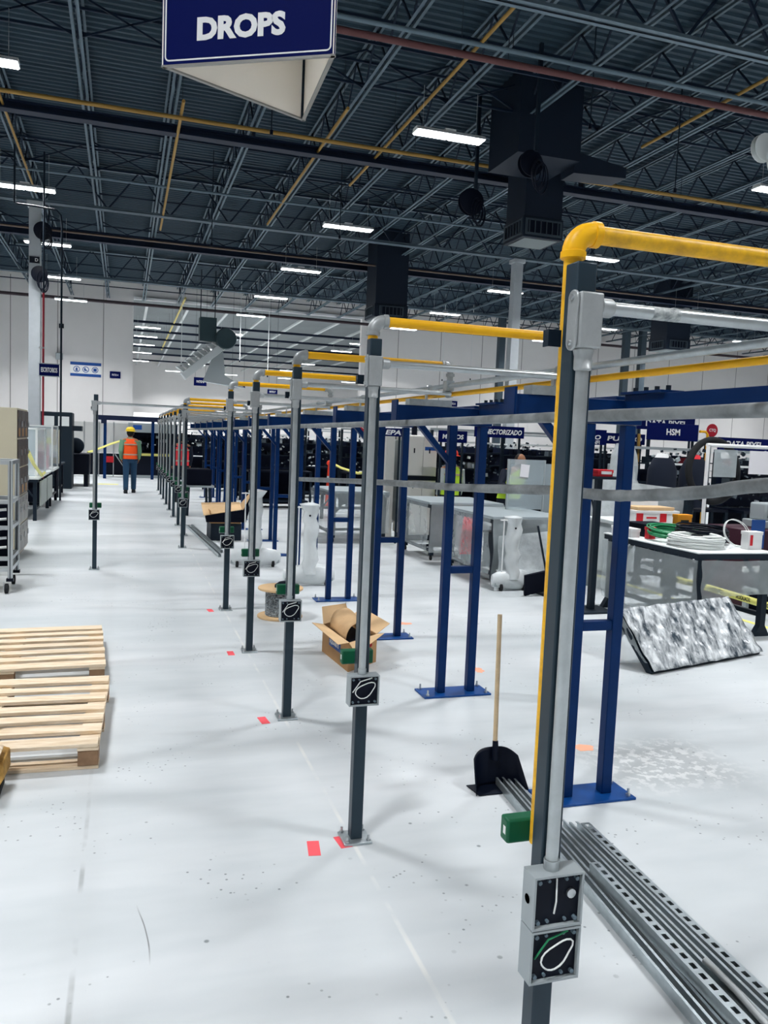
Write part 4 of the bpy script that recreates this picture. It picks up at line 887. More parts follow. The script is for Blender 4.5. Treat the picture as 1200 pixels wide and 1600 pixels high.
t = thing('rail_base', 'long pale rail running low along the dark equipment past the tape', 'rail', (6.7, 7, 0)); MB().b2((6.56, 5.2, .20), (6.60, 7.28, .24)).build('rail_bar', BOXG, t); MB().b2((6.62, 5.2, 0), (7.6, 7.24, .19)).build('dark_base', BLK2, t); MB().b2((6.56, 5.2, 0), (6.6, 5.26, .2)).build('rail_foot', BOXG, t); MB().b2((6.56, 7.2, 0), (6.6, 7.26, .2)).build('rail_foot', BOXG, t)
t = thing('storage_bin', 'black lidded tote with white band under the picture-edge bench', 'tote', (6.9, 6.4, .19)); MB().b2((6.68, 6.15, .191), (7.2, 6.65, .50)).build('tub', BLACK, t, bevel=.02); MB().b2((6.66, 6.13, .40), (7.22, 6.67, .45)).build('white_band', TOPW, t)
# cone
t = thing('traffic_cone', 'slim orange traffic cone behind the pylons down the hall', 'cone', (4.75, 19.2, 0)); MB().b2((4.6, 19.05, 0), (4.9, 19.35, .05)).build('base', RUBBER, t, bevel=.01); MB().lathe((4.75, 19.2, .05), [(.085, 0), (.06, .5), (.04, .95), (.03, 1.0)], 18).build('cone_body', ORANGE, t); MB().lathe((4.75, 19.2, .62), [(.058, 0), (.05, .16)], 18).build('reflective_band', TOPW, t); MB().ball((4.75, 19.2, 1.09), .07, 8).build('top_ball', ORANGE, t)
tag(MB().tube([(4.75, 19.2, 1.12), (4.9, 18.6, 1.0), (5.1, 17.9, .92), (5.25, 17.2, .98)], .03, n=4).build('caution_strip', TAPE), 'yellow caution strip drooping from the orange cone', 'caution tape')
table('dark_bench', 'low dark bench by the orange cone', 'bench', 3.9, 5.3, 16.5, 17.3, .62, top=DARK, leg=DARK, feet=False)
carton('red toolbox with white label on the low dark bench', (4.9, 16.6, .621), (5.25, 16.8, .80), RED, 'toolbox', 'toolbox', bits=((.17, .09, .12, .08, WHT),))
t = thing('machine_cart', 'dark machine cart with tripod legs among the distant pylons', 'cart', (1.47, 17.2, 0))
MB().b2((1.22, 16.9, .62), (1.72, 17.6, .95)).build('body', BLK2, t, bevel=.02); MB().b2((1.17, 16.85, .58), (1.77, 17.65, .62)).build('tray', BOXG, t)
for px, py in ((1.24, 16.9), (1.70, 16.9), (1.24, 17.6), (1.70, 17.6)): MB().bar((px, py, 0), (px * .9 + .147, py, .58), .05, .05).build('leg', DARK, t)

# ---------------------------------------------------------------- aisle side: lockers, cart, benches, machines
t = thing('locker_cabinet', 'tall beige locker cabinet standing at the side of the aisle', 'locker', (-1.6, 11.4, 0))
MB().b2((-2.1, 10.86, .06), (-1.245, 11.99, 1.895)).build('body', BEIGE, t, bevel=.006)
MB().b2((-2.06, 10.9, 0), (-1.28, 11.95, .06)).build('plinth', LOCKF, t)
for s in range(3):
    for r in range(5):
        y0 = 10.885 + s * .365; z0 = .09 + r * .36; m_ = (LOCKF if r < 2 else LOCKD)
        d = MB().b2((-1.2445, y0, z0), (-1.232, y0 + .345, z0 + .34)).build('door', m_, t, bevel=.003)
        MB().b2((-1.231, y0 + .27, z0 + .14), (-1.218, y0 + .31, z0 + .21)).build('lock', STEEL, d)
        for k in range(3): MB().b2((-1.2318, y0 + .09, z0 + .26 + k * .02), (-1.2305, y0 + .24, z0 + .267 + k * .02)).build('vent_slot', BLACK, d, smooth=False)
        if r in (2, 4): MB().b2((-1.2318, y0 + .04, z0 + .02), (-1.2302, y0 + .16, z0 + .12)).build('sticker', CARD, d, smooth=False)
t = thing('rolling_rack', 'aluminium profile rack on casters at the picture edge before the lockers', 'rack', (-1.5, 9.1, 0))
for x, y in ((-1.07, 8.82), (-1.07, 9.35), (-2.0, 8.82), (-2.0, 9.35)):
    l = MB().b2((x - .022, y - .022, .15), (x + .022, y + .022, 1.33)).build('profile_leg', ALU, t, bevel=.003)
    MB().b2((x - .004, y - .0225, .15), (x + .004, y - .0221, 1.33)).build('profile_groove', DARK, l, smooth=False)
    b = MB(); b.lathe((x - .05, y - .02, .05), [(.033, 0), (.05, .004), (.05, .034), (.033, .038)], 18, ax=0); w = b.build('caster', RUBBER, l)
    MB().b2((x - .06, y - .04, .05), (x - .052, y + .0, .12)).build('caster_fork', STEEL, l); MB().b2((x - .035, y - .03, .12), (x + .03, y + .03, .15)).build('caster_mount', BLACK, l)
for z in (1.31, .92, .66, .35, .24):
    for y in (8.82, 9.35): MB().b2((-1.978, y - .018, z - .02), (-1.092, y + .018, z + .02)).build('cross_profile', ALU, t, bevel=.002)
    MB().b2((-1.088, 8.842, z - .02), (-1.052, 9.328, z + .02)).build('cross_profile', ALU, t, bevel=.002)
MB().b2((-1.97, 8.90, .26), (-1.10, 9.30, .885)).build('dark_insert', BLK2, t, smooth=False)
for k in range(5): MB().tube([(-1.34, 8.86, .38 + k * .095), (-1.27, 8.85, .43 + k * .095), (-1.17, 8.85, .455 + k * .095), (-1.11, 8.86, .46 + k * .095)], .014, n=8).build('slanted_guide', TOPW, t)
tag(MB().b2((-1.9, 8.9, 0), (-1.3, 9.3, .10)).build('green_tote', mat('tote_green', '#1f5a4a', .5)), 'dark green tote on the floor under the rolling rack', 'tote')
# work benches with clear guards
wb = table('work_bench', 'grey fronted workbench with a clear guard behind the lockers', 'workbench', -2.6, -1.43, 15.6, 18.2, .78, leg=DARK, feet=False)
for i, y in enumerate((15.7, 17.0)):
    MB().b2((-1.428, y, .26), (-1.40, y + 1.1, .70)).build('front_panel', GRAYT, wb)
def guard(x0, x1, y0, y1, z0, z1, label, red=False):
    t = thing('clear_guard', label, 'guard', ((x0 + x1) / 2, (y0 + y1) / 2, z0), 'clear machine guards')
    for x in (x0, x1):
        for y in (y0, y1): MB().b2((x - .018, y - .018, z0), (x + .018, y + .018, z1)).build('edge_post', TOPW, t)
    for y in (y0, y1): MB().b2((x0, y - .015, z1), (x1, y + .015, z1 + .03)).build('top_rail', TOPW, t)
    for x in (x0, x1): MB().b2((x - .015, y0 + .016, z1), (x + .015, y1 - .016, z1 + .03)).build('top_rail', TOPW, t)
    MB().b2((x1 - .003, y0 + .02, z0), (x1 + .003, y1 - .02, z1)).build('clear_pane', ACRY, t); MB().b2((x0 + .02, y0 - .003, z0), (x1 - .02, y0 + .003, z1)).build('clear_pane', ACRY, t)
    return t
guard(-2.5, -1.5, 15.9, 17.6, .781, 1.62, 'clear framed guard on the grey fronted workbench')
tag(MB().b2((-2.4, 16.2, .781), (-1.75, 17.2, 1.12)).build('dark_device', BLACK, bevel=.02), 'dark device under the clear framed guard', 'device')
carton('red container under the far clear guard', (-1.75, 18.9, .781), (-1.55, 19.1, 1.3), VESTR, 'red_container', 'container')
table('work_bench', 'dark legged workbench after the grey fronted one', 'workbench', -2.5, -1.42, 18.5, 20.2, .78, leg=BLACK, feet=False)
guard(-2.4, -1.45, 18.6, 20.1, .781, 1.68, 'clear framed guard on the dark legged workbench')
b = MB(); b.tube([(-1.30, 12.6, 1.32), (-1.36, 14, 1.08), (-1.40, 15.5, .86), (-1.41, 15.9, .80), (-1.40, 16.3, .83)], .03, n=4); tag(b.build('caution_strip', TAPE), 'yellow caution strip hanging from the lockers to the workbench', 'caution tape')
table('work_bench', 'far dark workbench with a cream control box', 'workbench', -2.6, -1.45, 20.9, 22.6, .80, leg=BLACK, top=DARK, feet=False)
t = thing('control_box', 'cream control box with a yellow note on the far dark workbench', 'control box', (-1.75, 21.4, .801)); MB().b2((-1.95, 21.2, .801), (-1.50, 21.7, 1.62)).build('body', BEIGE, t, bevel=.01); MB().b2((-1.80, 21.19, 1.28), (-1.66, 21.199, 1.42)).build('yellow_note', mat('note_yellow', '#e8ea3c', .7), t, smooth=False); MB().b2((-1.94, 21.188, .95), (-1.52, 21.199, 1.25)).build('white_door', TOPW, t)
tag(MB().b2((-2.3, 18.75, 0), (-1.65, 19.2, .55)).build('storage_crate', BLACK, bevel=.01), 'black crate stored under the dark legged workbench', 'crate'); tag(MB().b2((-2.35, 21.1, 0), (-1.68, 21.6, .55)).build('storage_crate', DARK, bevel=.01), 'dark crate stored under the far dark workbench', 'crate'); tag(MB().b2((-2.4, 16.0, 0), (-1.75, 16.8, .5)).build('storage_crate', BLK2, bevel=.01), 'black crate stored under the grey fronted workbench', 'crate')
t = thing('machine_tool', 'dark machine housing with two windows behind the workbenches', 'machine', (-1.9, 24.4, 0))
MB().b2((-2.45, 24.0, 0), (-1.36, 24.9, 2.10)).build('housing', mat('machine_navy', '#16242f', .5), t, bevel=.02)
for x0 in (-2.1, -1.72): MB().b2((x0, 23.98, 1.72), (x0 + .28, 24.0, 1.98)).build('window', TOPW, t, smooth=False)
MB().b2((-1.36, 24.1, 1.60), (-1.12, 24.8, 1.74)).build('side_ledge', mat('machine_navy', '', .5), t)
t = thing('conveyor', 'dark low machine bed reaching into the aisle beyond the workbenches', 'machine', (-1.2, 25.6, 0))
MB().b2((-1.7, 25.0, .35), (-.95, 26.4, .95)).build('bed', BLACK, t, bevel=.02); MB().b2((-1.75, 25.1, 0), (-1.6, 26.3, .35)).build('leg', BLACK, t); MB().b2((-1.1, 25.1, 0), (-.98, 26.3, .35)).build('leg', BLACK, t)
b = MB(); b.lathe((-1.35, 25.4, 1.16), [(.20, 0), (.24, .03), (.24, .20), (.20, .23)], 24, ax=1); b.build('drum', DARK, t); MB().b2((-1.72, 25.3, .95), (-1.55, 25.9, 1.35)).build('gauge_box', BOXG, t)
# portal of dark steel with white partition at the end of the aisle
t = thing('steel_portal', 'dark steel portal spanning the end of the aisle behind the person', 'portal', (.1, 29.5, 0))
for x in (-.62, .95): MB().b2((x - .05, 29.45, 0), (x + .05, 29.55, 2.0)).build('upright', BLUE, t)
MB().b2((-.95, 29.43, 2.0), (1.3, 29.57, 2.16)).build('cross_beam', mat('portal_navy', '#101c3a', .5), t); MB().b2((-.75, 29.4, 1.88), (-.6, 29.6, 2.0)).build('bracket', MATS['portal_navy'], t)
t = thing('white_partition', 'pale partition panels standing at the end of the aisle', 'partition', (-.9, 31, 0))
for k in range(4): MB().b2((-1.85 + k * .5, 31, .85), (-1.37 + k * .5, 31.04, 1.92)).build('panel', mat('partition_grey', '#c9c9c6', .7), t)
for k in range(5): MB().b2((-1.87 + k * .5, 30.98, 0), (-1.84 + k * .5, 31.0, 1.95)).build('frame_post', ALU, t)
MB().b2((-1.85, 31.0, .05), (.15, 31.05, .82)).build('dark_skirt', BLACK, t)
MB().bar((-.3, 30.97, .8), (.1, 30.97, .2), .03, .03).build('brace', ALU, t); MB().b2((-.62, 30.96, .50), (-.35, 30.99, .72)).build('red_sign', RED, t)
t = thing('assembly_machine', 'dark shelving machine with pale top panel at the end of the aisle', 'machine', (.85, 30, 0))
MB().b2((.15, 30.4, .08), (1.75, 31.2, .90)).build('base', BLACK, t); MB().b2((.15, 31.0, .90), (1.75, 31.2, 1.75)).build('back', BLK2, t); MB().b2((.15, 30.5, 1.62), (1.75, 30.98, 1.95)).build('top_panel', BOXG, t); MB().b2((.3, 30.49, 1.72), (.6, 30.5, 1.88)).build('blue_label', LABEL, t, smooth=False)
MB().b2((.18, 30.38, 0), (1.72, 30.40, .10)).build('pale_sill', BOXG, t)
b = MB(); rg = random.Random(8)
for i in range(40): b.k = rg.choice((0, 0, 1)); b.box((rg.uniform(.3, 1.6), 30.9 - rg.uniform(0, .2), rg.uniform(1.0, 1.55)), (rg.uniform(.03, .12), .08, rg.uniform(.04, .14)))
o = b.build('machine_parts', [BLACK, BOXG], t, smooth=False); o['kind'] = 'stuff'
tag(MB().b2((.6, 30.375, .79), (1.74, 30.398, .88)).build('caution_strip', TAPE), 'yellow caution strip across the shelving machine at the aisle end', 'caution tape')
tag(MB().tube([(-1.05, 26.44, .96), (-.9, 26.6, 1.0), (-.4, 27.5, 1.22), (-.1, 28.5, 1.32)], .035, n=4).build('caution_strip', TAPE), 'yellow caution strip slanting from the machine bed toward the portal', 'caution tape')
tag(MB().b2((-.75, 26.2, .0005), (-.15, 26.6, .002)).build('floor_patch', TAPE, smooth=False), 'yellow tape patch on the floor near the aisle end', 'tape')

# ---------------------------------------------------------------- hanging signs and pipes near the aisle
A, B_, C_ = V(.128, 3.678, 3.2), V(.777, 3.294, 3.2), V(.805, 4.006, 3.2); HT = .40
t = thing('hanging_sign', 'three-sided navy hanging sign reading DROPS with white open inside', 'sign', tuple((A + B_ + C_) / 3), 'navy area signs')
cen = (A + B_ + C_) / 3
for k, (p, q) in enumerate(((A, B_), (B_, C_), (C_, A))):
    d = (q - p).normalized(); n = V(d.y, -d.x, 0); n = n if n.dot((p + q) / 2 - cen) > 0 else -n
    def PP(u, z, o): return p + d * u + V(0, 0, z) + n * o
    L = (q - p).length
    MB().prism([PP(0, 0, -.008), PP(L, 0, -.008), PP(L, HT, -.008), PP(0, HT, -.008)], tuple(n * .004)).build('inner_panel', OFFW, t, smooth=False)
    f = MB().prism([PP(0, -.004, -.0035), PP(L, -.004, -.0035), PP(L, HT, -.0035), PP(0, HT, -.0035)], tuple(n * .0045)).build('face', NAVY, t, smooth=False)
    lw = .006; a = .015; b = MB()
    def ring(i): 
        r_ = .02; pts = []
        for cx, cz, a0 in ((L - a - r_, HT - a - r_, 0), (a + r_, HT - a - r_, math.pi / 2), (a + r_, a + r_, math.pi), (L - a - r_, a + r_, 1.5 * math.pi)):
            for s in range(5): an = a0 + s * math.pi / 8; pts.append(PP(cx + (r_ - i) * math.cos(an), cz + (r_ - i) * math.sin(an), .0014))
        return pts
    r0, r1 = ring(0), ring(lw); nr = len(r0); b.add(r0 + r1, [(i, (i + 1) % nr, nr + (i + 1) % nr, nr + i) for i in range(nr)]); b.build('border_line', WHT, f, smooth=False, solid=.0008)
    rt = n.cross(V(0, 0, 1)) * -1
    text('DROPS', PP(L / 2 if k else .352, .135 if k == 0 else HT * .4, .0018), d if d.cross(V(0, 0, 1)).dot(n) > 0 else -d, (0, 0, 1), .094, WHT, f, wid=.385, bold=.05)
    MB().bar(PP(0, -.002, -.006), PP(L, -.002, -.006), .016, .008).build('bottom_rim', LOCKF, t)
MB().cyl(tuple(C_ + (cen - C_) * .06 + V(0, 0, .0)), tuple(C_ + (cen - C_) * .06 + V(0, 0, HT)), .006).build('corner_rod', DARK, t)
for p in (A, B_, C_): pp = p + (cen - p) * .08 + V(0, 0, HT); MB().cyl(tuple(pp), (pp.x, pp.y, 7.8), .003, n=5).build('hanger_wire', GALL, t)
MB().prism([tuple(p + (cen - p) * .1 + V(0, 0, HT - .01)) for p in (A, B_, C_)], (0, 0, .006)).build('top_panel', OFFW, t, smooth=False)

t = flat_sign(-1.84, -1.42, 20.0, 2.83, 3.09, 'ESCRITORIOS', 'small navy hanging sign reading ESCRITORIOS beside the red pipe', .42, .82, hang=False)
MB().b2((-1.86, 20.0, 2.81), (-1.40, 20.02, 2.83)).build('rim', BOXG, t); MB().b2((-1.86, 20.0, 3.09), (-1.40, 20.02, 3.11)).build('rim', BOXG, t)
tag(MB().tube([(-1.385, 20.05, 0), (-1.385, 20.05, 6.2), (-1.41, 20.05, 6.4), (-1.50, 20.05, 6.5), (-1.9, 20.05, 6.53), (-2.3, 20.05, 6.54), (-2.36, 20.05, 6.56), (-2.36, 20.05, 7.8)], .022, n=10).build('drop_conduit', DARK), 'thin dark conduit dropping from the roof beside the ESCRITORIOS sign', 'conduit')
t = thing('sprinkler_riser', 'thin red riser pipe beside the pale column', 'pipe', (-1.78, 20.3, 0)); MB().cyl((-1.78, 20.3, 0), (-1.78, 20.3, 4.7), .022).build('red_run', mat('riser_red', '#a02434', .5), t); MB().cyl((-1.78, 20.3, 4.7), (-1.78, 20.3, 7.8), .022).build('dark_run', DARK, t); MB().b2((-1.88, 20.28, 3.45), (-1.75, 20.32, 3.49)).build('valve', STEEL, t)
# items fixed on the pale column
tag(MB().lathe((-2.27, 23.0, 1.08), [(.04, 0), (.13, .02), (.14, .1), (.10, .16)], 18).build('alarm_bell', BOXG), 'grey alarm bell fixed low on the pale column', 'bell')
t = thing('column_tag', 'small dark plate with pale digit on the pale column', 'plate', (-2.25, 23.15, 5.9)); MB().b2((-2.37, 23.13, 5.86), (-2.13, 23.155, 6.02)).build('plate', BLACK, t); text('D', (-2.2, 23.128, 5.94), (1, 0, 0), (0, 0, 1), .08, WHT, t)
# safety board and plates on the far wall
t = thing('safety_board', 'white safety board with three blue round pictograms on the far wall', 'board', (-1.8, YB - .03, 4.1)); x0, x1, z0, z1 = -2.43, -1.07, 4.10, 4.76
MB().b2((x0, YB - .03, z0), (x1, YB - .001, z1)).build('board', WHT, t)
MB().b2((x0, YB - .034, z1 - .14), (x1, YB - .0301, z1)).build('top_band', LABEL, t, smooth=False); MB().b2((x0, YB - .034, z0), (x1, YB - .0301, z0 + .13)).build('bottom_band', LABEL, t, smooth=False)
for k, x in enumerate((-2.15, -1.75, -1.34)):
    d = MB().cyl((x, YB - .0302, 4.425), (x, YB - .035, 4.425), .145, n=28).build('pictogram', LABEL, t)
    MB().cyl((x, YB - .0351, 4.425), (x, YB - .037, 4.425), .115, n=24).build('white_field', WHT, d)
    if k == 0: MB().ball((x, YB - .04, 4.45), .05, 8, (1, .1, 1)).build('figure', LABEL, d); MB().b2((x - .06, YB - .042, 4.34), (x + .06, YB - .038, 4.40)).build('figure', LABEL, d)
    if k == 1: MB().prism([(x - .07, YB - .042, 4.50), (x - .01, YB - .042, 4.50), (x, YB - .042, 4.43), (x + .08, YB - .042, 4.39), (x + .08, YB - .042, 4.36), (x - .07, YB - .042, 4.36)], (0, .004, 0)).build('figure', LABEL, d)
    if k == 2: MB().prism([(x - .07, YB - .042, 4.35), (x + .07, YB - .042, 4.35), (x + .08, YB - .042, 4.48), (x + .03, YB - .042, 4.50), (x - .03, YB - .042, 4.50), (x - .08, YB - .042, 4.48)], (0, .004, 0)).build('figure', LABEL, d)
flat_sign(-.68, -.20, YB - .05, 4.10, 4.42, 'PATIO 4', 'small navy sign on the far wall beside the opening', .3, .6, hang=False)
flat_sign(3.15, 3.75, 40.3, 3.95, 4.35, 'PATIO 5', 'small navy sign hanging in the wall opening under the slanted duct', .3, .6, hang=2)
flat_sign(4.9, 5.6, 40.3, 3.95, 4.2, 'PATIO 6', 'small navy sign in the wall opening above the distant yellow pipes', .4, .6, hang=2)
flat_sign(6.7, 7.2, 40.3, 3.75, 3.98, 'PATIO 7', 'small navy sign in the wall opening behind the third post', .4, .6, hang=2)
flat_sign(16.55, 17.1, YB - .05, 3.68, 3.98, 'PATIO 8', 'small navy sign on the far wall behind the second pylon', .4, .6, hang=False)
tag(MB().b2((-3.05, YB - .25, 4.8), (-2.75, YB - .003, 5.1)).build('wall_lamp', BOXG, bevel=.02), 'grey wall fixture above the safety board', 'fixture')
tag(MB().b2((-2.93, YB - .06, 6.25), (-2.72, YB - .003, 6.45)).build('number_plate', BLACK), 'small black number plate high on the far wall', 'plate')
tag(MB().b2((.5, 50, 0), (3.9, 50.2, 2.75)).build('partition', WHT), 'white partition wall standing in the next hall', 'partition')
# slanted finned duct hung in front of the opening
t = thing('slanted_duct', 'pale slanted duct with fins hung before the wall opening', 'duct', (3.1, 36, 4.0))
p0, p1 = V(2.35, 36, 4.05), V(4.0, 36, 5.45); d = (p1 - p0).normalized(); up = V(-d.z, 0, d.x)
MB().bar(p0, p1, .5, .32, up).build('duct_body', mat('duct_pale', '#c3c8c8', .5), t, bevel=.02)
for k in range(9):
    q = p0 + d * (.15 + k * .23) + up * .16; MB().prism([q, q + d * .12, q + d * .12 + up * .2, q + up * .34 - d * .1], (0, .4, 0)).build('fin', MATS['duct_pale'], t)
b = MB(); b.lathe((4.1, 35.6, 5.75), [(.42, 0), (.45, .05), (.45, .8), (.42, .85)], 24, ax=1); b.build('fan_drum', mat('drum_green', '#2f4146', .5), t)
MB().b2((3.0, 35.8, 5.6), (3.7, 36.4, 6.6)).build('plenum', MATS['drum_green'], t); MB().prism([(3.2, 35.8, 3.9), (5.0, 35.8, 3.7), (4.1, 35.8, 4.2), (4.0, 35.8, 5.2), (3.6, 35.8, 5.0)], (0, .5, 0)).build('hood', mat('hood_grey', '#8d9496', .5), t)
for x in (3.05, 3.65): MB().cyl((x, 36.1, 6.6), (x, 36.1, 8.63), .02).build('hanger', DARK, t)

# ---------------------------------------------------------------- under the roof: pipes, air units, reels
def xpipe(y, z, r, m, label, x0=-15.9, x1=45.9, nm='ceiling_pipe', drops=()):
    t = thing(nm, label, 'pipe', (0, y, z), 'pipes under the roof'); MB().cyl((x0, y, z), (x1, y, z), r, n=12).build('pipe_run', m, t)
    x = x0 + 2.4
    while x < x1: MB().cyl((x, y, z + r), (x, y, 7.8), .006, n=5).build('pipe_hanger', DARK, t); x += 6.32
def ypipe(x, y0, y1, z, r, m, label):
    t = thing('ceiling_pipe', label, 'pipe', (x, (y0 + y1) / 2, z), 'pipes under the roof'); MB().cyl((x, y0, z), (x, y1, z), r, n=10).build('pipe_run', m, t)
    y = y0 + .3
    while y < y1: MB().cyl((x, y, z + r), (x, y, 8.62), .005, n=5).build('pipe_hanger', DARK, t); y += 3.3
xpipe(15.9, 7.40, .038, YOLD, 'yellow pipe crossing the whole roof just before the dark beam')
xpipe(11.75, 7.45, .05, PINKP, 'dull red pipe crossing high above the front yellow pipe')
xpipe(11.6, 7.56, .035, GIRDL, 'grey conduit running with the dull red pipe')
xpipe(26.2, 7.40, .03, mat('brown_pipe', '#6a5a50', .6), 'brown pipe crossing the roof before the second dark beam')
xpipe(39.7, 7.45, .07, mat('brown_dark', '#3b3036', .6), 'dark brown pipe crossing in front of the far wall')
xpipe(20.9, 7.55, .03, GIRDL, 'thin grey pipe crossing the roof halfway down the hall')
ypipe(.92, 15.3, 25, 7.48, .03, YOLD, 'old yellow pipe running away above the aisle')
ypipe(3.72, 14.6, 23.2, 7.55, .03, YOLD, 'old yellow pipe running away behind the DROPS sign')
ypipe(4.95, 8.8, 19, 7.60, .03, YOLD, 'old yellow pipe running away above the first hanging lamp')
ypipe(9.55, 9.2, 14.2, 7.60, .03, YOLD, 'old yellow pipe running away high at the picture edge')
ypipe(-2.2, 12.5, 22.8, 7.55, .025, YOLD, 'old yellow pipe running away above the pale column')

ypipe(2.43, 36.5, 60, 7.42, .045, mat('pale_yellow', '#c9b86a', .6), 'pale yellow pipe running from the hall through the wall opening')
def air_unit(x, y, zb, label, zt=8.62, w=1.15):
    t = thing('air_unit', label, 'air unit', (x, y, zb), 'roof hung air units'); dm = mat('duct_navy', '#0c1a2a', .6); h = w / 2
    MB().b2((x - h, y - h, zb + .42), (x + h, y + h, zt)).build('duct', dm, t, smooth=False); MB().b2((x - h - .03, y - h - .03, zb), (x + h + .03, y + h + .03, zb + .42)).build('outlet_box', dm, t, bevel=.01)
    for (dx, dy) in ((0, -1), (-1, 0), (1, 0)):
        cx, cy = x + dx * (h + .04), y + dy * (h + .04); b = MB()
        if dx == 0:
            f = MB().b2((cx - .42, cy - .02, zb + .05), (cx + .42, cy, zb + .37)).build('grille', mat('grille_grey', '#3a464f', .5), t)
            MB().b2((cx - .37, cy - .026, zb + .09), (cx + .37, cy - .0205, zb + .33)).build('dark_opening', BLACK, f, smooth=False)
            for k in range(6): b.b2((cx - .35 + k * .13, cy - .05, zb + .09), (cx - .335 + k * .13, cy - .027, zb + .33))
        else:
            f = MB().b2((cx - .01, cy - .42, zb + .05), (cx + .01, cy + .42, zb + .37)).build('grille', mat('grille_grey', '#3a464f', .5), t)
            MB().b2((cx + dx * .0105 - .003, cy - .37, zb + .09), (cx + dx * .0135 + .003, cy + .37, zb + .33)).build('dark_opening', BLACK, f, smooth=False)
            for k in range(6): b.b2((cx + dx * .03 - .012, cy - .35 + k * .13, zb + .09), (cx + dx * .03 + .012, cy - .335 + k * .13, zb + .33))
        b.build('vane', MATS['grille_grey'], f, smooth=False)
    MB().b2((x - h + .05, y - h + .05, zb - .012), (x + h - .05, y + h - .05, zb)).build('bottom_plate', mat('plate_grey', '#6d7678', .6), t)
air_unit(8.22, 16.0, 6.0, 'dark roof-hung air unit with grilles, the one above the front yellow elbow', 7.44, .86)
t = thing('roof_duct', 'big dark duct box close under the roof above the front air unit', 'duct', (7.5, 14.8, 7.0)); MB().b2((6.85, 14.1, 7.1), (8.15, 15.4, 8.62)).build('duct_box', MATS['duct_navy'], t); MB().prism([(8.15, 14.3, 6.95), (9.3, 14.3, 7.0), (9.3, 14.3, 7.2), (8.15, 14.3, 7.35)], (0, .5, 0)).build('duct_wing', MATS['duct_navy'], t)
air_unit(8.35, 26.6, 5.75, 'dark roof-hung air unit, the one behind the second grey elbow', 8.62, 1.1)
air_unit(21.3, 28.8, 5.85, 'dark roof-hung air unit seen below the grey front conduit', 8.62, 1.1)
def reel(x, y, z, label, m=BLACK, r=.2, col=False):
    t = thing('hose_reel', label, 'hose reel', (x, y, z), 'hose reels hung from the roof')
    b = MB(); b.lathe((x - .06, y, z), [(r, 0), (r + .02, .005), (r + .02, .012), (r * .5, .02), (r * .5, .1), (r + .02, .108), (r + .02, .115), (r, .12)], 22, ax=1); b.build('drum', m, t)
    b = MB(); rg = random.Random(int(x * 10))
    for k in range(5): rr = r * rg.uniform(.7, 1.15); cz = z - .16 - .03 * k; b.tube([(x + rr * .55 * math.cos(a) + .02 * k, y - .06 - .015 * k, cz + rr * 1.15 * math.sin(a)) for a in [2 * math.pi * i / 20 for i in range(20)]], .011, n=6, closed=True)
    b.build('hose_loops', m, t)
    if col: MB().b2((x - .2, y + .06, z - .04), (x + .06, y + .10, z + .04)).build('bracket', DARK, t); MB().b2((-2.12, y + .1, z - .04), (-2.10, 23.155, z + .04)).build('bracket', DARK, t)
    else: MB().b2((x - .03, y - .03, z + r), (x + .03, y + .03, 8.62)).build('bracket', DARK, t)
reel(6.75, 13.2, 6.6, 'dark hose reel hanging just before the roof yellow pipe', BLACK, .2)
reel(6.66, 15.55, 6.55, 'dark hose reel with hanging loops beyond the first lamp row', BLACK, .24)
reel(-1.98, 22.9, 6.65, 'dark hose reel at the top of the pale column', BLACK, .2, True); reel(-2.05, 22.85, 5.55, 'second dark hose reel lower on the pale column', BLACK, .18, True)
reel(9.85, 11.1, 6.65, 'pale coiled hose hanging at the picture edge above a lamp', WIRE, .2)
for i, (x, y, z0) in enumerate(((2.35, 14.5, 6.85), (2.0, 21.0, 6.3), (7.2, 12.2, 6.9), (9.5, 13.0, 6.4), (5.0, 20.0, 6.6), (2.4, 38, 4.6), (5.0, 38, 5.0), (6.3, 38, 4.4), (14.2, 36, 4.6), (16.5, 38, 4.9), (21.2, 37, 4.2))):
    t = thing('power_drop', f'thin cord hanging straight down from the roof, {NTH[i]} one going deeper into the hall', 'cord', (x, y, z0), 'cords hanging from the roof'); MB().cyl((x, y, z0 + .08), (x, y, 8.62), .012, n=6).build('wire_run', DARK if i < 5 else TOPW, t); MB().cyl((x, y, z0), (x, y, z0 + .08), .03, n=8).build('plug', BLACK, t)

# ---------------------------------------------------------------- people
def limb(b, pts, rs, n=12): b.tube(pts, rs, n=n)
def skin_body(name, joints, edges, m, parent=None):
    """one continuous body grown over a skeleton; joints: {name: (pos, radius)}"""
    me = bpy.data.meshes.new(name); ks = list(joints); off = parent.location if parent else V(0, 0, 0)
    me.from_pydata([V(*joints[k][0]) - off for k in ks], [(ks.index(a), ks.index(b)) for a, b in edges], [])
    o = bpy.data.objects.new(name, me); S.collection.objects.link(o); o.parent = parent
    md = o.modifiers.new('skin', 'SKIN'); md.use_smooth_shade = True
    if not me.skin_vertices: me.skin_vertices.new()
    for i, k in enumerate(ks):
        r = joints[k][1]; me.skin_vertices[0].data[i].radius = (r, r) if not isinstance(r, tuple) else r
    me.skin_vertices[0].data[0].use_root = True
    sb = o.modifiers.new('sub', 'SUBSURF'); sb.levels = 1; sb.render_levels = 2
    me.materials.append(m); return o
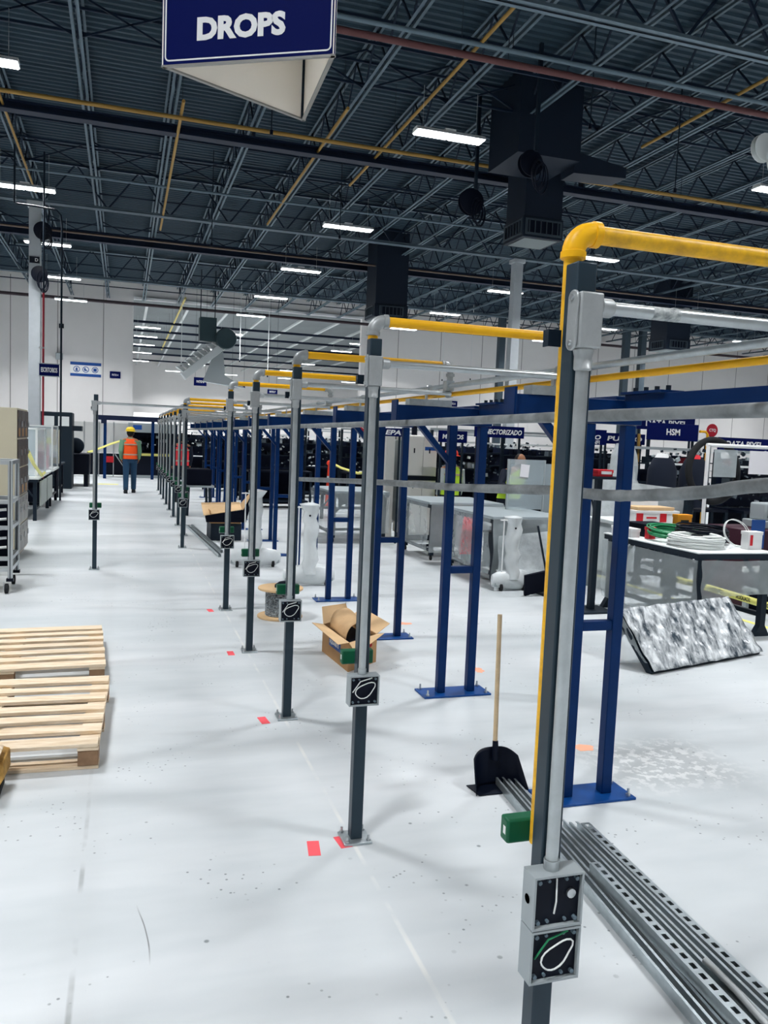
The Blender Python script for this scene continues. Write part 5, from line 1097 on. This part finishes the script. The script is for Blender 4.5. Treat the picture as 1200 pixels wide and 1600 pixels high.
def person(x, y, label, H=1.74, face=1, vest=VEST, shirt=SHIRT, pants=JEAN, hat=HATY, stride=.16, bend=0.0, arms='down', floor=0.0):
    """face=1 looks away along +y; bend leans the torso toward +x side"""
    t = thing('person', label, 'person', (x, y, floor)); k = H / 1.74; f = face
    def P(a, b, c): 
        lean = bend * max(0, c - .95); return (x + a * k + lean * .8, y + b * k * f + lean * .2, floor + (c - (bend * .35 * max(0, c - .95))) * k)
    J = {'pelvis': (P(0, 0, .96), .12), 'belly': (P(0, .01, 1.10), .12), 'chest': (P(0, .02, 1.28), .135), 'neckb': (P(0, .01, 1.43), .07), 'neck': (P(0, .02, 1.49), .052), 'head': (P(0, .04, 1.58), .078), 'crown': (P(0, .035, 1.68), .07)}
    E = [('pelvis', 'belly'), ('belly', 'chest'), ('chest', 'neckb'), ('neckb', 'neck'), ('neck', 'head'), ('head', 'crown')]
    hands = []
    for s, sn in ((-1, 'l'), (1, 'r')):
        st = stride * s
        J['hip' + sn] = (P(s * .09, 0, .90), .085); J['knee' + sn] = (P(s * .10, .05 + st * .6, .50), .058); J['ank' + sn] = (P(s * .10, st, .10), .042); J['toe' + sn] = (P(s * .115, st + .16, .035), .034)
        E += [('pelvis', 'hip' + sn), ('hip' + sn, 'knee' + sn), ('knee' + sn, 'ank' + sn), ('ank' + sn, 'toe' + sn)]
        J['sh' + sn] = (P(s * .185, .01, 1.40), .062)
        if arms == 'down': el, wr = P(s * .235, -.02 + .05 * s, 1.13), P(s * .22, .10, .92)
        else: el, wr = P(s * .245, .10, 1.16), P(s * .10, .30, 1.12)
        J['el' + sn] = (el, .042); J['wr' + sn] = (wr, .028); dv = (V(*wr) - V(*el)).normalized(); pm = V(*wr) + dv * .07 * k; J['palm' + sn] = (tuple(pm), (.036, .02))
        E += [('neckb', 'sh' + sn), ('sh' + sn, 'el' + sn), ('el' + sn, 'wr' + sn), ('wr' + sn, 'palm' + sn)]; hands.append((pm, dv, s, V(*wr)))
    body = skin_body('body', J, E, SKIN, t)
    b = MB()
    for pm, dv, s, wr in hands:
        sd = V(0, 1, 0) * f
        for q in range(4):
            o0 = pm + sd * (q - 1.5) * .017; L = (.062, .072, .068, .052)[q] * k; b.tube([o0, o0 + dv * L * .5 - V(s * .006, 0, 0), o0 + dv * L * .9 - V(s * .022, 0, 0)], [.008, .0075, .006], n=6)
        b.tube([wr + dv * .03 + sd * .02, wr + dv * .06 + sd * .05, wr + dv * .09 + sd * .055], [.009, .008, .006], n=6)
    b.build('fingers', SKIN, t)
    hc = V(*P(0, .04, 1.605))
    b = MB(); b.ball(tuple(hc), .098 * k, 12, (.86, 1.02, 1.22)); b.ball(tuple(hc + V(0, .098 * f, -.01)), .02, 6, (.7, 1, 1.2)); b.ball(tuple(hc + V(.086, -.01, 0)), .026, 6, (.35, .8, 1.2)); b.ball(tuple(hc + V(-.086, -.01, 0)), .026, 6, (.35, .8, 1.2)); b.build('head', SKIN, t)
    b = MB()
    for s in (-1, 1): b.ball(tuple(hc + V(.032 * s, .088 * f, .015)), .012, 6, (1.2, .6, .7))
    b.ball(tuple(hc + V(0, .09 * f, -.055)), .02, 6, (1.3, .4, .3)); b.build('eyes_and_mouth', HAIR, t)
    b = MB(); b.ball(tuple(hc + V(0, -.02 * f, .012)), .105 * k, 12, (.88, .98, 1.08)); b.build('hair', HAIR, t)
    if hat:
        b = MB(); b.lathe(tuple(hc + V(0, .005, .045)), [(.150, 0), (.155, .006), (.118, .016), (.116, .05), (.10, .09), (.062, .118), (.01, .125)], 22); h = b.build('hard_hat', hat, t)
        MB().prism([hc + V(-.07, .10 * f, .047), hc + V(.07, .10 * f, .047), hc + V(.05, .185 * f, .04), hc + V(-.05, .185 * f, .04)], (0, 0, .008)).build('brim', hat, h)
    # shirt with sleeves, vest, trousers, boots
    b = MB(); b.loft([(P(0, 0, .93), .165, .115), (P(0, .0, 1.05), .165, .12), (P(0, .01, 1.25), .185, .13), (P(0, .01, 1.38), .19, .12), (P(0, .01, 1.45), .11, .085), (P(0, .015, 1.49), .062, .062)], 18)
    for s, sn in ((-1, 'l'), (1, 'r')): b.tube([J['sh' + sn][0], J['el' + sn][0], J['wr' + sn][0]], [.082 * k, .062 * k, .044 * k], n=12)
    b.build('shirt', shirt, t)
    if vest:
        b = MB(); b.loft([(P(0, 0, .92), .185, .135), (P(0, 0, 1.08), .182, .137), (P(0, .01, 1.25), .197, .143), (P(0, .01, 1.37), .180, .13), (P(0, .01, 1.455), .115, .09)], 18); v = b.build('vest', vest, t)
        for z in (1.02, 1.29): b = MB(); b.loft([(P(0, .003, z), .192 if z < 1.2 else .202, .1425 if z < 1.2 else .1475), (P(0, .003, z + .035), .192 if z < 1.2 else .202, .1425 if z < 1.2 else .1475)], 20); b.build('reflective_band', SILVER, v)
    b = MB(); b.loft([(P(0, 0, .82), .150, .11), (P(0, 0, .92), .168, .12), (P(0, 0, 1.0), .160, .116)], 18)
    for s, sn in ((-1, 'l'), (1, 'r')): b.tube([J['hip' + sn][0], J['knee' + sn][0], J['ank' + sn][0]], [.102 * k, .074 * k, .064 * k], n=14)
    b.build('trousers', pants, t)
    for s, sn in ((-1, 'l'), (1, 'r')):
        a, q = V(*J['ank' + sn][0]), V(*J['toe' + sn][0]); b = MB(); b.loft([((a.x, a.y, floor + .005), .052, .06), ((a.x, a.y, floor + .08), .05, .055), ((a.x, a.y, floor + .16), .055, .055)], 14); b.loft([((a.x, a.y - .05 * f, floor + .05), .045, .045, (0, 1, 0)), ((a.x, a.y + .05 * f, floor + .05), .05, .048, (0, 1, 0)), ((q.x, q.y, floor + .036), .048, .032, (0, 1, 0)), ((q.x, q.y + .05 * f, floor + .03), .02, .02, (0, 1, 0))], 12); b.build('boot', LEATHER, t)
    return t
person(.16, 22.8, 'person in orange vest and yellow hard hat walking away down the aisle', 1.74, 1)
person(1.32, 20.2, 'person in red vest half hidden behind the distant grey posts', 1.68, 1, VESTR, JACKET, mat('dark_trousers', '#1a2030', .85), None, .1)
person(5.66, 11.35, 'person in dark clothes and lime vest bending by the clear sheet', 1.66, -1, VESTY, JACKET, mat('dark_trousers', '', .85), None, .08, .35, 'front')
person(5.28, 12.75, 'person in lime vest and red hard hat behind the second pylon', 1.55, 1, VESTY, mat('grey_shirt', '#aeb5b4', .85), mat('dark_trousers', '', .85), HATR, .05)
